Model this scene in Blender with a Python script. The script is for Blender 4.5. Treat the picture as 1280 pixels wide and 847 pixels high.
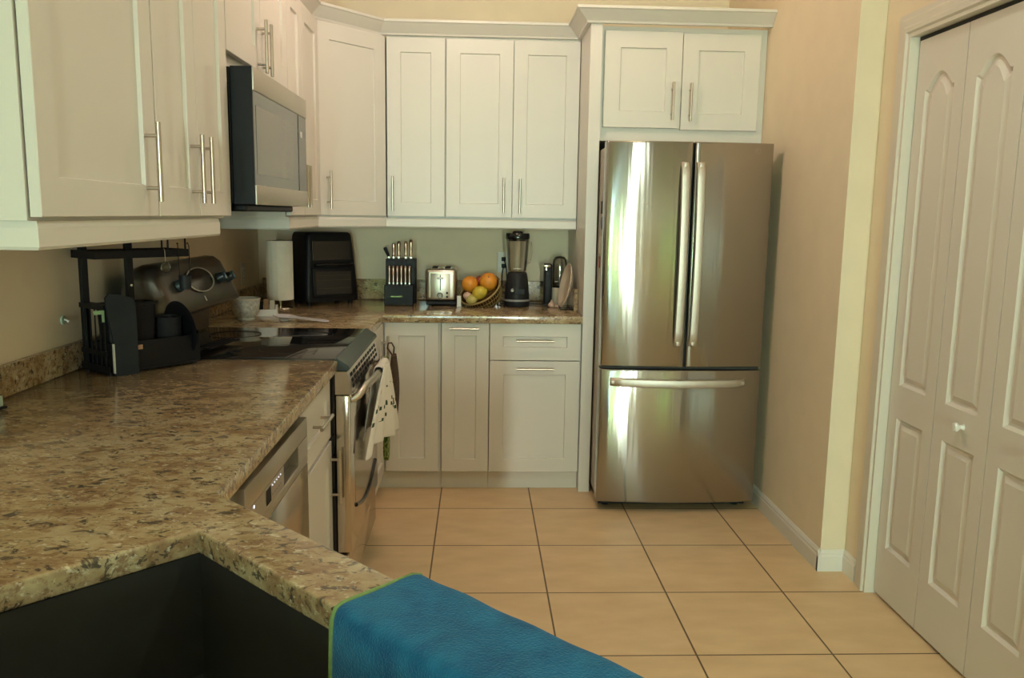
import bpy, bmesh, math, random
from mathutils import Vector, Matrix, Euler
from mathutils.geometry import tessellate_polygon
random.seed(7)
PI = math.pi
S = bpy.context.scene
for o in list(bpy.data.objects):
    bpy.data.objects.remove(o)
COL = S.collection

# ------------------------------------------------------------------ camera
cam_d = bpy.data.cameras.new('camera')
cam = bpy.data.objects.new('camera', cam_d)
COL.objects.link(cam)
right = Vector((0.999082, -0.0399905, 0.0153465))
up = Vector((-0.00919206, 0.1497638, 0.9886791))
fwd = Vector((0.041836, 0.9879127, -0.1492587))
m = Matrix((right, up, -fwd)).transposed().to_4x4()
m.translation = Vector((0.181016, -3.880439, 1.429395))
cam.matrix_world = m
cam_d.sensor_width = 36.0
cam_d.sensor_fit = 'HORIZONTAL'
cam_d.lens = 36.0 * 1029.734 / 1280.0
cam_d.clip_start = 0.02
S.camera = cam

# ------------------------------------------------------------------ view
S.view_settings.view_transform = 'Standard'
S.view_settings.look = 'None'
S.view_settings.exposure = 0.0
S.view_settings.gamma = 1.0
S.view_settings.use_curve_mapping = False
S.cycles.use_denoising = True
S.cycles.max_bounces = 8
S.cycles.diffuse_bounces = 5
S.cycles.glossy_bounces = 5
S.cycles.transmission_bounces = 8
S.cycles.sample_clamp_indirect = 4.0
S.cycles.caustics_reflective = False
S.cycles.caustics_refractive = False

# ------------------------------------------------------------------ world
W = bpy.data.worlds.new('world')
S.world = W
W.use_nodes = True
W.node_tree.nodes['Background'].inputs[0].default_value = (0.80, 0.95, 1.0, 1)
W.node_tree.nodes['Background'].inputs[1].default_value = 1.6


def area(name, loc, rot, sx, sy, power, color, spread=PI):
    l = bpy.data.lights.new(name, 'AREA')
    l.shape = 'RECTANGLE'
    l.size, l.size_y = sx, sy
    l.energy = power
    l.color = color
    l.spread = spread
    o = bpy.data.objects.new(name, l)
    COL.objects.link(o)
    o.location = loc
    o.rotation_euler = rot
    return o


def downlight(name, loc, power, color, size=0.14, spread=PI * 0.9):
    l = bpy.data.lights.new(name, 'AREA')
    l.shape = 'DISK'
    l.size = size
    l.energy = power
    l.color = color
    l.spread = spread
    o = bpy.data.objects.new(name, l)
    COL.objects.link(o)
    o.location = loc
    return o


CEIL = 2.86


def globe(name, loc, power, color, r=0.12):
    l = bpy.data.lights.new(name, 'POINT')
    l.energy = power
    l.color = color
    l.shadow_soft_size = r
    o = bpy.data.objects.new(name, l)
    COL.objects.link(o)
    o.location = loc
    return o


# daylight entering through the far glass door behind the camera
area('daylight_glass_door', (-0.55, -11.30, 1.15), (PI / 2, 0, 0), 0.45, 2.0, 135, (0.52, 0.88, 1.0))
area('daylight_glass_door_edge', (0.78, -11.30, 1.15), (PI / 2, 0, 0), 0.18, 2.0, 225, (0.84, 1.0, 0.91))
sun_d = bpy.data.lights.new('sun', 'SUN')
sun_d.energy = 220.0
sun_d.angle = 0.01
sun_d.color = (1.0, 0.95, 0.85)
sun = bpy.data.objects.new('sun', sun_d)
COL.objects.link(sun)
sun.rotation_euler = (math.radians(-35), 0, 0)
# warm ceiling lamps of the kitchen
globe('kitchen_lamp', (0.98, -0.15, 2.74), 2.4, (1.0, 0.76, 0.45), 0.06)
globe('kitchen_lamp_middle', (0.10, -0.60, 2.74), 22.5, (1.0, 0.75, 0.62))
downlight('aisle_lamp', (1.0, -2.4, CEIL - 0.03), 9.8, (0.88, 1.0, 0.85))

# ------------------------------------------------------------------ materials
MATS = {}


def nt(name):
    mt = bpy.data.materials.new(name)
    mt.use_nodes = True
    n = mt.node_tree.nodes
    b = n['Principled BSDF']
    MATS[name] = mt
    return mt, n, mt.node_tree.links, b


def simple(name, color, rough=0.5, metal=0.0, noise=0.0, nscale=30.0, bump=0.0, coat=0.0, spec=0.5, **kw):
    mt, n, l, b = nt(name)
    b.inputs['Base Color'].default_value = (*color, 1)
    b.inputs['Roughness'].default_value = rough
    b.inputs['Metallic'].default_value = metal
    b.inputs['Specular IOR Level'].default_value = spec
    b.inputs['Coat Weight'].default_value = coat
    for k, v in kw.items():
        b.inputs[k.replace('_', ' ')].default_value = v
    tc = n.new('ShaderNodeTexCoord')
    nz = n.new('ShaderNodeTexNoise')
    nz.inputs['Scale'].default_value = nscale
    nz.inputs['Detail'].default_value = 4
    l.new(tc.outputs['Object'], nz.inputs['Vector'])
    if noise:
        mx = n.new('ShaderNodeMix')
        mx.data_type = 'RGBA'
        mx.blend_type = 'MULTIPLY'
        mx.inputs['Factor'].default_value = 1
        cr = n.new('ShaderNodeValToRGB')
        cr.color_ramp.elements[0].position = 0.3
        cr.color_ramp.elements[1].position = 0.7
        cr.color_ramp.elements[0].color = (1 - noise, 1 - noise, 1 - noise, 1)
        cr.color_ramp.elements[1].color = (1, 1, 1, 1)
        l.new(nz.outputs['Fac'], cr.inputs['Fac'])
        mx.inputs['A'].default_value = (*color, 1)
        l.new(cr.outputs['Color'], mx.inputs['B'])
        l.new(mx.outputs['Result'], b.inputs['Base Color'])
    if bump:
        bp = n.new('ShaderNodeBump')
        bp.inputs['Strength'].default_value = bump
        bp.inputs['Distance'].default_value = 0.002
        l.new(nz.outputs['Fac'], bp.inputs['Height'])
        l.new(bp.outputs['Normal'], b.inputs['Normal'])
    return mt


def brushed(name, color, rough, horizontal=True, bump=0.05, aniso=0.75, ripple=0.0):
    """brushed metal; fine grain runs along the surface so reflections smear across it"""
    mt, n, l, b = nt(name)
    b.inputs['Base Color'].default_value = (*color, 1)
    b.inputs['Metallic'].default_value = 1.0
    b.inputs['Roughness'].default_value = rough
    b.inputs['Anisotropic'].default_value = aniso
    tg = n.new('ShaderNodeTangent')
    tg.direction_type = 'RADIAL'
    tg.axis = 'Z'
    l.new(tg.outputs['Tangent'], b.inputs['Tangent'])
    b.inputs['Anisotropic Rotation'].default_value = 0.25 if horizontal else 0.0
    tc = n.new('ShaderNodeTexCoord')
    mp = n.new('ShaderNodeMapping')
    mp.inputs['Scale'].default_value = (3, 3, 500) if horizontal else (500, 500, 3)
    nz = n.new('ShaderNodeTexNoise')
    nz.inputs['Scale'].default_value = 1.0
    nz.inputs['Detail'].default_value = 3
    l.new(tc.outputs['Object'], mp.inputs['Vector'])
    l.new(mp.outputs['Vector'], nz.inputs['Vector'])
    mr = n.new('ShaderNodeMapRange')
    mr.inputs['To Min'].default_value = rough * 0.85
    mr.inputs['To Max'].default_value = rough * 1.15
    l.new(nz.outputs['Fac'], mr.inputs['Value'])
    l.new(mr.outputs['Result'], b.inputs['Roughness'])
    # very slow waviness of the sheet
    mp2 = n.new('ShaderNodeMapping')
    mp2.inputs['Scale'].default_value = (9, 9, 0.8)
    nz2 = n.new('ShaderNodeTexNoise')
    nz2.inputs['Scale'].default_value = 1.0
    nz2.inputs['Detail'].default_value = 1
    l.new(tc.outputs['Object'], mp2.inputs['Vector'])
    l.new(mp2.outputs['Vector'], nz2.inputs['Vector'])
    bp = n.new('ShaderNodeBump')
    bp.inputs['Strength'].default_value = bump
    bp.inputs['Distance'].default_value = 0.02
    l.new(nz2.outputs['Fac'], bp.inputs['Height'])
    if ripple:
        mp3 = n.new('ShaderNodeMapping')
        mp3.inputs['Scale'].default_value = (42, 42, 1.6)
        nz3 = n.new('ShaderNodeTexNoise')
        nz3.inputs['Scale'].default_value = 1.0
        nz3.inputs['Detail'].default_value = 1
        l.new(tc.outputs['Object'], mp3.inputs['Vector'])
        l.new(mp3.outputs['Vector'], nz3.inputs['Vector'])
        b3 = n.new('ShaderNodeBump')
        b3.inputs['Strength'].default_value = ripple
        b3.inputs['Distance'].default_value = 0.01
        l.new(nz3.outputs['Fac'], b3.inputs['Height'])
        l.new(bp.outputs['Normal'], b3.inputs['Normal'])
        l.new(b3.outputs['Normal'], b.inputs['Normal'])
    else:
        l.new(bp.outputs['Normal'], b.inputs['Normal'])
    return mt


def granite():
    mt, n, l, b = nt('granite')
    b.inputs['Roughness'].default_value = 0.13
    b.inputs['Specular IOR Level'].default_value = 0.5
    tc = n.new('ShaderNodeTexCoord')
    # gentle flow direction
    mp = n.new('ShaderNodeMapping')
    mp.inputs['Rotation'].default_value = (0, 0, math.radians(28))
    mp.inputs['Scale'].default_value = (1.0, 1.5, 1.5)
    l.new(tc.outputs['Object'], mp.inputs['Vector'])

    def noise(scale, detail=4, rough=0.6, dist=0.0):
        z = n.new('ShaderNodeTexNoise')
        z.inputs['Scale'].default_value = scale
        z.inputs['Detail'].default_value = detail
        z.inputs['Roughness'].default_value = rough
        z.inputs['Distortion'].default_value = dist
        l.new(mp.outputs['Vector'], z.inputs['Vector'])
        return z.outputs['Fac']

    def ramp(fac, *st):
        r = n.new('ShaderNodeValToRGB')
        e = r.color_ramp.elements
        while len(e) < len(st):
            e.new(0.5)
        for el, (p, c) in zip(e, st):
            el.position = p
            el.color = (c, c, c, 1) if isinstance(c, (int, float)) else (*c, 1)
        l.new(fac, r.inputs['Fac'])
        return r.outputs['Color']

    def mix(f, a, c):
        x = n.new('ShaderNodeMix')
        x.data_type = 'RGBA'
        l.new(f, x.inputs['Factor'])
        for s, v in (('A', a), ('B', c)):
            if isinstance(v, tuple):
                x.inputs[s].default_value = (*v, 1)
            else:
                l.new(v, x.inputs[s])
        return x.outputs['Result']
    base = ramp(noise(9, 6, 0.65), (0.33, (0.29, 0.18, 0.095)), (0.48, (0.42, 0.31, 0.17)), (0.62, (0.53, 0.43, 0.27)), (0.78, (0.40, 0.34, 0.235)))
    c = mix(ramp(noise(26, 5, 0.7, 0.4), (0.50, 0.0), (0.60, 0.85)), base, (0.25, 0.145, 0.075))
    c = mix(ramp(noise(34, 4, 0.6, 0.8), (0.57, 0.0), (0.63, 0.9)), c, (0.075, 0.06, 0.045))
    c = mix(ramp(noise(60, 3, 0.6), (0.60, 0.0), (0.68, 0.7)), c, (0.72, 0.64, 0.47))
    c = mix(ramp(noise(14, 4, 0.6, 0.6), (0.60, 0.0), (0.70, 0.55)), c, (0.20, 0.19, 0.15))
    c = mix(ramp(noise(90, 3, 0.6), (0.62, 0.0), (0.68, 0.75)), c, (0.09, 0.07, 0.055))
    l.new(c, b.inputs['Base Color'])
    return mt


def tiles():
    mt, n, l, b = nt('floor_tile')
    T = 0.4572
    tc = n.new('ShaderNodeTexCoord')
    sp = n.new('ShaderNodeSeparateXYZ')
    l.new(tc.outputs['Object'], sp.inputs['Vector'])

    def mth(op, a, v=None):
        x = n.new('ShaderNodeMath')
        x.operation = op
        l.new(a, x.inputs[0])
        if v is not None:
            if isinstance(v, (int, float)):
                x.inputs[1].default_value = v
            else:
                l.new(v, x.inputs[1])
        return x.outputs[0]

    def edge(a):
        f = mth('FRACT', mth('DIVIDE', mth('ADD', a, T * 40 + T / 2), T))
        return mth('MULTIPLY', mth('ABSOLUTE', mth('SUBTRACT', f, 0.5)), T)
    ex, ey = edge(sp.outputs['X']), edge(sp.outputs['Y'])
    d = mth('MINIMUM', ex, ey)
    g = n.new('ShaderNodeMapRange')
    g.inputs['From Min'].default_value = 0.0022
    g.inputs['From Max'].default_value = 0.0040
    l.new(d, g.inputs['Value'])

    def noise(scale, det, vs=(1, 1, 1)):
        mp = n.new('ShaderNodeMapping')
        mp.inputs['Scale'].default_value = vs
        l.new(tc.outputs['Object'], mp.inputs['Vector'])
        z = n.new('ShaderNodeTexNoise')
        z.inputs['Scale'].default_value = scale
        z.inputs['Detail'].default_value = det
        l.new(mp.outputs['Vector'], z.inputs['Vector'])
        return z.outputs['Fac']
    r = n.new('ShaderNodeValToRGB')
    r.color_ramp.elements[0].position = 0.3
    r.color_ramp.elements[0].color = (0.66, 0.465, 0.265, 1)
    r.color_ramp.elements[1].position = 0.72
    r.color_ramp.elements[1].color = (0.76, 0.56, 0.335, 1)
    l.new(noise(5, 6, (1, 2.2, 1)), r.inputs['Fac'])
    mx = n.new('ShaderNodeMix')
    mx.data_type = 'RGBA'
    l.new(g.outputs['Result'], mx.inputs['Factor'])
    mx.inputs['A'].default_value = (0.13, 0.075, 0.038, 1)
    l.new(r.outputs['Color'], mx.inputs['B'])
    l.new(mx.outputs['Result'], b.inputs['Base Color'])
    b.inputs['Roughness'].default_value = 0.42
    b.inputs['Specular IOR Level'].default_value = 0.35
    bp = n.new('ShaderNodeBump')
    bp.inputs['Strength'].default_value = 0.5
    bp.inputs['Distance'].default_value = 0.002
    l.new(g.outputs['Result'], bp.inputs['Height'])
    l.new(bp.outputs['Normal'], b.inputs['Normal'])
    return mt


M = MATS
simple('wall_paint', (0.84, 0.71, 0.53), 0.75, noise=0.05, nscale=8, bump=0.15)
simple('ceiling_paint', (0.80, 0.76, 0.68), 0.85, noise=0.04, bump=0.2)
simple('trim_paint', (0.78, 0.74, 0.68), 0.4, noise=0.03, nscale=6)
simple('cabinet_paint', (0.735, 0.70, 0.645), 0.38, noise=0.03, nscale=4)
simple('door_paint', (0.735, 0.675, 0.61), 0.42, noise=0.03, nscale=5)
simple('casing_paint', (0.72, 0.66, 0.57), 0.4, noise=0.03, nscale=5)
granite()
tiles()
brushed('fridge_steel', (0.40, 0.39, 0.36), 0.165, True, 0.07, 1.0, 0.035)
brushed('steel', (0.60, 0.565, 0.50), 0.36, True, 0.02, 0.4)
brushed('range_steel', (0.62, 0.57, 0.50), 0.16, True, 0.02, 0.4)
simple('dark_steel', (0.125, 0.105, 0.085), 0.33, 0.8, noise=0.08, nscale=3)
simple('nickel', (0.56, 0.51, 0.44), 0.28, 1.0, noise=0.05, nscale=80)
simple('satin_nickel', (0.62, 0.57, 0.49), 0.48, 1.0, noise=0.05, nscale=60)
simple('satin_steel', (0.56, 0.53, 0.47), 0.52, 1.0, noise=0.04, nscale=60)
simple('oven_glass', (0.022, 0.020, 0.018), 0.18, noise=0.1, nscale=50)
simple('chrome', (0.75, 0.74, 0.72), 0.10, 1.0, noise=0.03)
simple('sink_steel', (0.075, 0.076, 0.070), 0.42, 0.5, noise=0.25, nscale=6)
simple('black_gloss', (0.006, 0.006, 0.007), 0.10, noise=0.2, nscale=20)
simple('glass_black', (0.010, 0.010, 0.011), 0.06, noise=0.2, nscale=20)
simple('black_satin', (0.008, 0.008, 0.009), 0.45, spec=0.22, noise=0.3, nscale=30)
simple('black_matte', (0.010, 0.010, 0.0105), 0.65, spec=0.22, noise=0.3, nscale=40)
simple('charcoal', (0.020, 0.020, 0.022), 0.5, spec=0.22, noise=0.2, nscale=60)
simple('slate_board', (0.018, 0.022, 0.026), 0.55, spec=0.22, noise=0.2, nscale=14)
simple('rack_steel', (0.008, 0.008, 0.009), 0.45, spec=0.22, noise=0.2, nscale=40)
simple('mw_glass', (0.085, 0.078, 0.07), 0.16, noise=0.1, nscale=50, spec=0.8)
simple('mw_window', (0.17, 0.155, 0.13), 0.22, noise=0.1, nscale=300, spec=0.8)
simple('fridge_side', (0.42, 0.37, 0.30), 0.5, 0.0, noise=0.1, nscale=60)
simple('gasket', (0.035, 0.032, 0.03), 0.6, noise=0.1)
simple('shadow_gap', (0.03, 0.028, 0.025), 0.8, noise=0.1)
simple('paper', (0.80, 0.76, 0.66), 0.9, noise=0.05, nscale=40, bump=0.4)
simple('white_plastic', (0.76, 0.74, 0.70), 0.35, noise=0.03)
simple('white_ceramic', (0.80, 0.77, 0.72), 0.18, noise=0.03)
simple('lilac_ceramic', (0.68, 0.64, 0.70), 0.2, noise=0.05)
simple('cream_ceramic', (0.72, 0.60, 0.47), 0.35, noise=0.06, nscale=12)
simple('speckled_ceramic', (0.66, 0.66, 0.60), 0.25, noise=0.45, nscale=75)
simple('bowl_lining', (0.62, 0.56, 0.46), 0.3, noise=0.1, nscale=30)
simple('card', (0.60, 0.54, 0.44), 0.8, noise=0.08)
simple('brown_paper', (0.34, 0.20, 0.10), 0.8, noise=0.2)
simple('orange_skin', (0.80, 0.31, 0.03), 0.42, noise=0.15, nscale=60, bump=0.5)
simple('lemon_skin', (0.66, 0.50, 0.05), 0.42, noise=0.2, nscale=40, bump=0.3)
simple('pale_lemon_skin', (0.60, 0.50, 0.16), 0.45, noise=0.2, nscale=40, bump=0.3)
simple('red_skin', (0.35, 0.05, 0.02), 0.35, noise=0.3, nscale=30)
simple('wicker', (0.40, 0.27, 0.11), 0.6, noise=0.3, nscale=60)
simple('garlic_skin', (0.68, 0.47, 0.37), 0.5, noise=0.15, nscale=40)
simple('copper_handle', (0.60, 0.44, 0.34), 0.25, 1.0, noise=0.1)
simple('mitt_cloth', (0.075, 0.048, 0.032), 0.95, noise=0.3, nscale=70, bump=0.6)
simple('label_green', (0.30, 0.42, 0.20), 0.6, noise=0.1)
simple('label_tan', (0.42, 0.24, 0.13), 0.6, noise=0.1)
simple('pale_green', (0.45, 0.55, 0.42), 0.6, noise=0.1)
simple('towel_edge', (0.22, 0.36, 0.12), 0.9, noise=0.2, nscale=150)
simple('blue_magnet', (0.05, 0.06, 0.12), 0.4, noise=0.2)
simple('grey_strip', (0.30, 0.29, 0.28), 0.4, noise=0.1)
simple('dark_teal', (0.035, 0.05, 0.05), 0.3, noise=0.2)
simple('garden_fence', (0.12, 0.09, 0.06), 0.9, noise=0.3)
simple('blind_fabric', (0.75, 0.74, 0.70), 0.8, noise=0.1)
simple('grass', (0.10, 0.22, 0.05), 0.9, noise=0.4, nscale=20)


def emit(name, color, strength):
    mt, n, l, b = nt(name)
    b.inputs['Base Color'].default_value = (*color, 1)
    b.inputs['Emission Color'].default_value = (*color, 1)
    b.inputs['Emission Strength'].default_value = strength
    return mt


emit('indicator', (0.85, 0.88, 1.0), 1.2)


def glass(name, tint, rough=0.02, thin=0.75):
    mt, n, l, b = nt(name)
    out = n['Material Output']
    tr = n.new('ShaderNodeBsdfTransparent')
    tr.inputs['Color'].default_value = (*tint, 1)
    gl = n.new('ShaderNodeBsdfGlossy')
    gl.inputs['Roughness'].default_value = rough
    lw = n.new('ShaderNodeLayerWeight')
    lw.inputs['Blend'].default_value = 0.25
    mr = n.new('ShaderNodeMapRange')
    mr.inputs['To Min'].default_value = 0.05
    mr.inputs['To Max'].default_value = thin
    l.new(lw.outputs['Fresnel'], mr.inputs['Value'])
    ms = n.new('ShaderNodeMixShader')
    l.new(mr.outputs['Result'], ms.inputs['Fac'])
    l.new(tr.outputs['BSDF'], ms.inputs[1])
    l.new(gl.outputs['BSDF'], ms.inputs[2])
    l.new(ms.outputs['Shader'], out.inputs['Surface'])
    return mt


glass('clear_glass', (0.965, 0.96, 0.94))
glass('smoke_plastic', (0.90, 0.90, 0.88))
glass('amber_plastic', (0.86, 0.72, 0.46), 0.1)


def terry():
    mt, n, l, b = nt('blue_terry')
    tc = n.new('ShaderNodeTexCoord')
    z = n.new('ShaderNodeTexNoise')
    z.inputs['Scale'].default_value = 26
    z.inputs['Detail'].default_value = 5
    l.new(tc.outputs['Object'], z.inputs['Vector'])
    r = n.new('ShaderNodeValToRGB')
    r.color_ramp.elements[0].position = 0.35
    r.color_ramp.elements[0].color = (0.004, 0.095, 0.24, 1)
    r.color_ramp.elements[1].position = 0.68
    r.color_ramp.elements[1].color = (0.012, 0.17, 0.36, 1)
    l.new(z.outputs['Fac'], r.inputs['Fac'])
    l.new(r.outputs['Color'], b.inputs['Base Color'])
    b.inputs['Roughness'].default_value = 1.0
    b.inputs['Specular IOR Level'].default_value = 0.1
    b.inputs['Sheen Weight'].default_value = 0.35
    b.inputs['Sheen Roughness'].default_value = 0.5
    b.inputs['Sheen Tint'].default_value = (0.5, 0.7, 0.9, 1)
    z2 = n.new('ShaderNodeTexNoise')
    z2.inputs['Scale'].default_value = 320
    z2.inputs['Detail'].default_value = 2
    l.new(tc.outputs['Object'], z2.inputs['Vector'])
    bp = n.new('ShaderNodeBump')
    bp.inputs['Strength'].default_value = 0.9
    bp.inputs['Distance'].default_value = 0.003
    l.new(z2.outputs['Fac'], bp.inputs['Height'])
    l.new(bp.outputs['Normal'], b.inputs['Normal'])


terry()


def printed_cloth():
    """white tea towel with bands of small dark green lettering-like motifs"""
    mt, n, l, b = nt('printed_cloth')
    uv = n.new('ShaderNodeUVMap')
    sp = n.new('ShaderNodeSeparateXYZ')
    l.new(uv.outputs['UV'], sp.inputs['Vector'])
    br = n.new('ShaderNodeTexVoronoi')
    br.distance = 'CHEBYCHEV'
    br.inputs['Scale'].default_value = 1.0
    mp = n.new('ShaderNodeMapping')
    mp.inputs['Scale'].default_value = (17, 26, 1)
    l.new(uv.outputs['UV'], mp.inputs['Vector'])
    l.new(mp.outputs['Vector'], br.inputs['Vector'])
    r = n.new('ShaderNodeValToRGB')
    r.color_ramp.interpolation = 'CONSTANT'
    r.color_ramp.elements[0].color = (1, 1, 1, 1)
    r.color_ramp.elements[1].position = 0.27
    r.color_ramp.elements[1].color = (0, 0, 0, 1)
    l.new(br.outputs['Distance'], r.inputs['Fac'])

    def band(lo, hi):
        a = n.new('ShaderNodeMath'); a.operation = 'GREATER_THAN'; a.inputs[1].default_value = lo
        c = n.new('ShaderNodeMath'); c.operation = 'LESS_THAN'; c.inputs[1].default_value = hi
        p = n.new('ShaderNodeMath'); p.operation = 'MULTIPLY'
        l.new(sp.outputs['Y'], a.inputs[0]); l.new(sp.outputs['Y'], c.inputs[0])
        l.new(a.outputs[0], p.inputs[0]); l.new(c.outputs[0], p.inputs[1])
        return p.outputs[0]
    ad = n.new('ShaderNodeMath'); ad.operation = 'ADD'
    l.new(band(0.12, 0.25), ad.inputs[0]); l.new(band(0.30, 0.33), ad.inputs[1])
    mu = n.new('ShaderNodeMath'); mu.operation = 'MULTIPLY'
    l.new(ad.outputs[0], mu.inputs[0]); l.new(r.outputs['Color'], mu.inputs[1])
    mx = n.new('ShaderNodeMix'); mx.data_type = 'RGBA'
    l.new(mu.outputs[0], mx.inputs['Factor'])
    mx.inputs['A'].default_value = (0.80, 0.77, 0.70, 1)
    mx.inputs['B'].default_value = (0.03, 0.07, 0.04, 1)
    l.new(mx.outputs['Result'], b.inputs['Base Color'])
    b.inputs['Roughness'].default_value = 0.9


printed_cloth()


def leaf_cloth():
    mt, n, l, b = nt('leaf_cloth')
    tc = n.new('ShaderNodeTexCoord')
    v = n.new('ShaderNodeTexVoronoi')
    v.feature = 'DISTANCE_TO_EDGE'
    v.inputs['Scale'].default_value = 34
    l.new(tc.outputs['Object'], v.inputs['Vector'])
    r = n.new('ShaderNodeValToRGB')
    r.color_ramp.elements[0].position = 0.05
    r.color_ramp.elements[0].color = (0.34, 0.36, 0.12, 1)
    r.color_ramp.elements[1].position = 0.14
    r.color_ramp.elements[1].color = (0.06, 0.12, 0.02, 1)
    l.new(v.outputs['Distance'], r.inputs['Fac'])
    l.new(r.outputs['Color'], b.inputs['Base Color'])
    b.inputs['Roughness'].default_value = 0.9


leaf_cloth()


def hedge_mat():
    mt, n, l, b = nt('hedge_leaves')
    tc = n.new('ShaderNodeTexCoord')
    z = n.new('ShaderNodeTexNoise')
    z.inputs['Scale'].default_value = 9
    z.inputs['Detail'].default_value = 6
    l.new(tc.outputs['Object'], z.inputs['Vector'])
    r = n.new('ShaderNodeValToRGB')
    r.color_ramp.elements[0].position = 0.35
    r.color_ramp.elements[0].color = (0.03, 0.09, 0.012, 1)
    r.color_ramp.elements[1].position = 0.7
    r.color_ramp.elements[1].color = (0.22, 0.42, 0.08, 1)
    l.new(z.outputs['Fac'], r.inputs['Fac'])
    l.new(r.outputs['Color'], b.inputs['Base Color'])
    b.inputs['Roughness'].default_value = 0.8


hedge_mat()

# ------------------------------------------------------------------ mesh helpers


class MB:
    def __init__(self, xf=None):
        self.bm = bmesh.new()
        self.xf = xf

    def v(self, co):
        return self.bm.verts.new(co)

    def f(self, vs):
        try:
            return self.bm.faces.new(vs)
        except ValueError:
            return None

    def box(self, x0, x1, y0, y1, z0, z1, bev=0.0, seg=2, rot=None):
        t = bmesh.new()
        c = [t.verts.new((x, y, z)) for x in (x0, x1) for y in (y0, y1) for z in (z0, z1)]
        for q in ((0, 1, 3, 2), (4, 6, 7, 5), (0, 4, 5, 1), (2, 3, 7, 6), (0, 2, 6, 4), (1, 5, 7, 3)):
            t.faces.new([c[i] for i in q])
        if bev:
            bmesh.ops.bevel(t, geom=list(t.edges), offset=bev, segments=seg, affect='EDGES', profile=0.5)
        if rot is not None:
            bmesh.ops.transform(t, matrix=rot, verts=t.verts)
        self.merge(t)
        return self

    def merge(self, t):
        me = bpy.data.meshes.new('tmp')
        t.to_mesh(me)
        t.free()
        self.bm.from_mesh(me)
        bpy.data.meshes.remove(me)

    def prism(self, poly, z0, z1, holes=(), bev=0.0):
        t = bmesh.new()
        loops = [list(poly)] + [list(h) for h in holes]
        tris = tessellate_polygon([[Vector((x, y, 0)) for x, y in lp] for lp in loops])
        flat = [p for lp in loops for p in lp]
        lo = [t.verts.new((x, y, z0)) for x, y in flat]
        hi = [t.verts.new((x, y, z1)) for x, y in flat]
        for a, b_, c in tris:
            try:
                t.faces.new((hi[a], hi[b_], hi[c]))
                t.faces.new((lo[c], lo[b_], lo[a]))
            except ValueError:
                pass
        k = 0
        for lp in loops:
            for i in range(len(lp)):
                j = (i + 1) % len(lp)
                t.faces.new((lo[k + i], lo[k + j], hi[k + j], hi[k + i]))
            k += len(lp)
        bmesh.ops.recalc_face_normals(t, faces=t.faces)
        if bev:
            bmesh.ops.dissolve_limit(t, angle_limit=0.01, verts=t.verts, edges=t.edges)
            ed = [e for e in t.edges if abs(e.verts[0].co.z - e.verts[1].co.z) < 1e-6 and len(e.link_faces) == 2 and e.calc_face_angle(0) > 0.5]
            bmesh.ops.bevel(t, geom=ed, offset=bev, segments=3, affect='EDGES', profile=0.5)
        self.merge(t)
        return self

    def extrude_profile(self, prof, p0, p1, ax_u, ax_v):
        """profile points (u,v) swept straight from p0 to p1"""
        p0, p1, ax_u, ax_v = map(Vector, (p0, p1, ax_u, ax_v))
        a = [self.v(p0 + ax_u * u + ax_v * w) for u, w in prof]
        b = [self.v(p1 + ax_u * u + ax_v * w) for u, w in prof]
        n = len(prof)
        for i in range(n):
            j = (i + 1) % n
            self.f((a[i], a[j], b[j], b[i]))
        self.f(a[::-1])
        self.f(b)
        return self

    def tube(self, path, r, seg=10, closed=False, caps=True, flat=1.0):
        pts = [Vector(p) for p in path]
        n = len(pts)
        rings = []
        prev = None
        for i, p in enumerate(pts):
            if closed:
                d = (pts[(i + 1) % n] - pts[i - 1]).normalized()
            elif i == 0:
                d = (pts[1] - p).normalized()
            elif i == n - 1:
                d = (p - pts[i - 1]).normalized()
            else:
                d = ((pts[i + 1] - p).normalized() + (p - pts[i - 1]).normalized()).normalized()
            if prev is None:
                a = d.orthogonal().normalized()
                if abs(d.z) < 0.9:
                    a = d.cross(Vector((0, 0, 1))).normalized()
            else:
                a = (prev - d * prev.dot(d)).normalized()
            prev = a
            b = d.cross(a)
            rr = r[i] if isinstance(r, (list, tuple)) else r
            rings.append([self.v(p + a * math.cos(2 * PI * k / seg) * rr + b * math.sin(2 * PI * k / seg) * rr * flat) for k in range(seg)])
        for i in range(n if closed else n - 1):
            q, w = rings[i], rings[(i + 1) % n]
            for k in range(seg):
                self.f((q[k], q[(k + 1) % seg], w[(k + 1) % seg], w[k]))
        if caps and not closed:
            self.f(rings[0][::-1])
            self.f(rings[-1])
        return self

    def lathe(self, prof, c=(0, 0, 0), seg=32, closed=False, sx=1.0, sy=1.0):
        c = Vector(c)
        rings = []
        for r, z in prof:
            if r < 1e-6:
                rings.append([self.v(c + Vector((0, 0, z)))])
            else:
                rings.append([self.v(c + Vector((r * sx * math.cos(2 * PI * k / seg), r * sy * math.sin(2 * PI * k / seg), z))) for k in range(seg)])
        m_ = len(rings)
        for i in range(m_ if closed else m_ - 1):
            a, b = rings[i], rings[(i + 1) % m_]
            for k in range(seg):
                j = (k + 1) % seg
                if len(a) == 1 and len(b) == 1:
                    continue
                if len(a) == 1:
                    self.f((a[0], b[j], b[k]))
                elif len(b) == 1:
                    self.f((a[k], a[j], b[0]))
                else:
                    self.f((a[k], a[j], b[j], b[k]))
        return self

    def ball(self, c, r, sz=1.0, seg=20, rings=12):
        pr = [(r * math.sin(PI * i / rings), -r * sz * math.cos(PI * i / rings)) for i in range(rings + 1)]
        pr[0] = (0, pr[0][1])
        pr[-1] = (0, pr[-1][1])
        return self.lathe(pr, c, seg)

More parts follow.
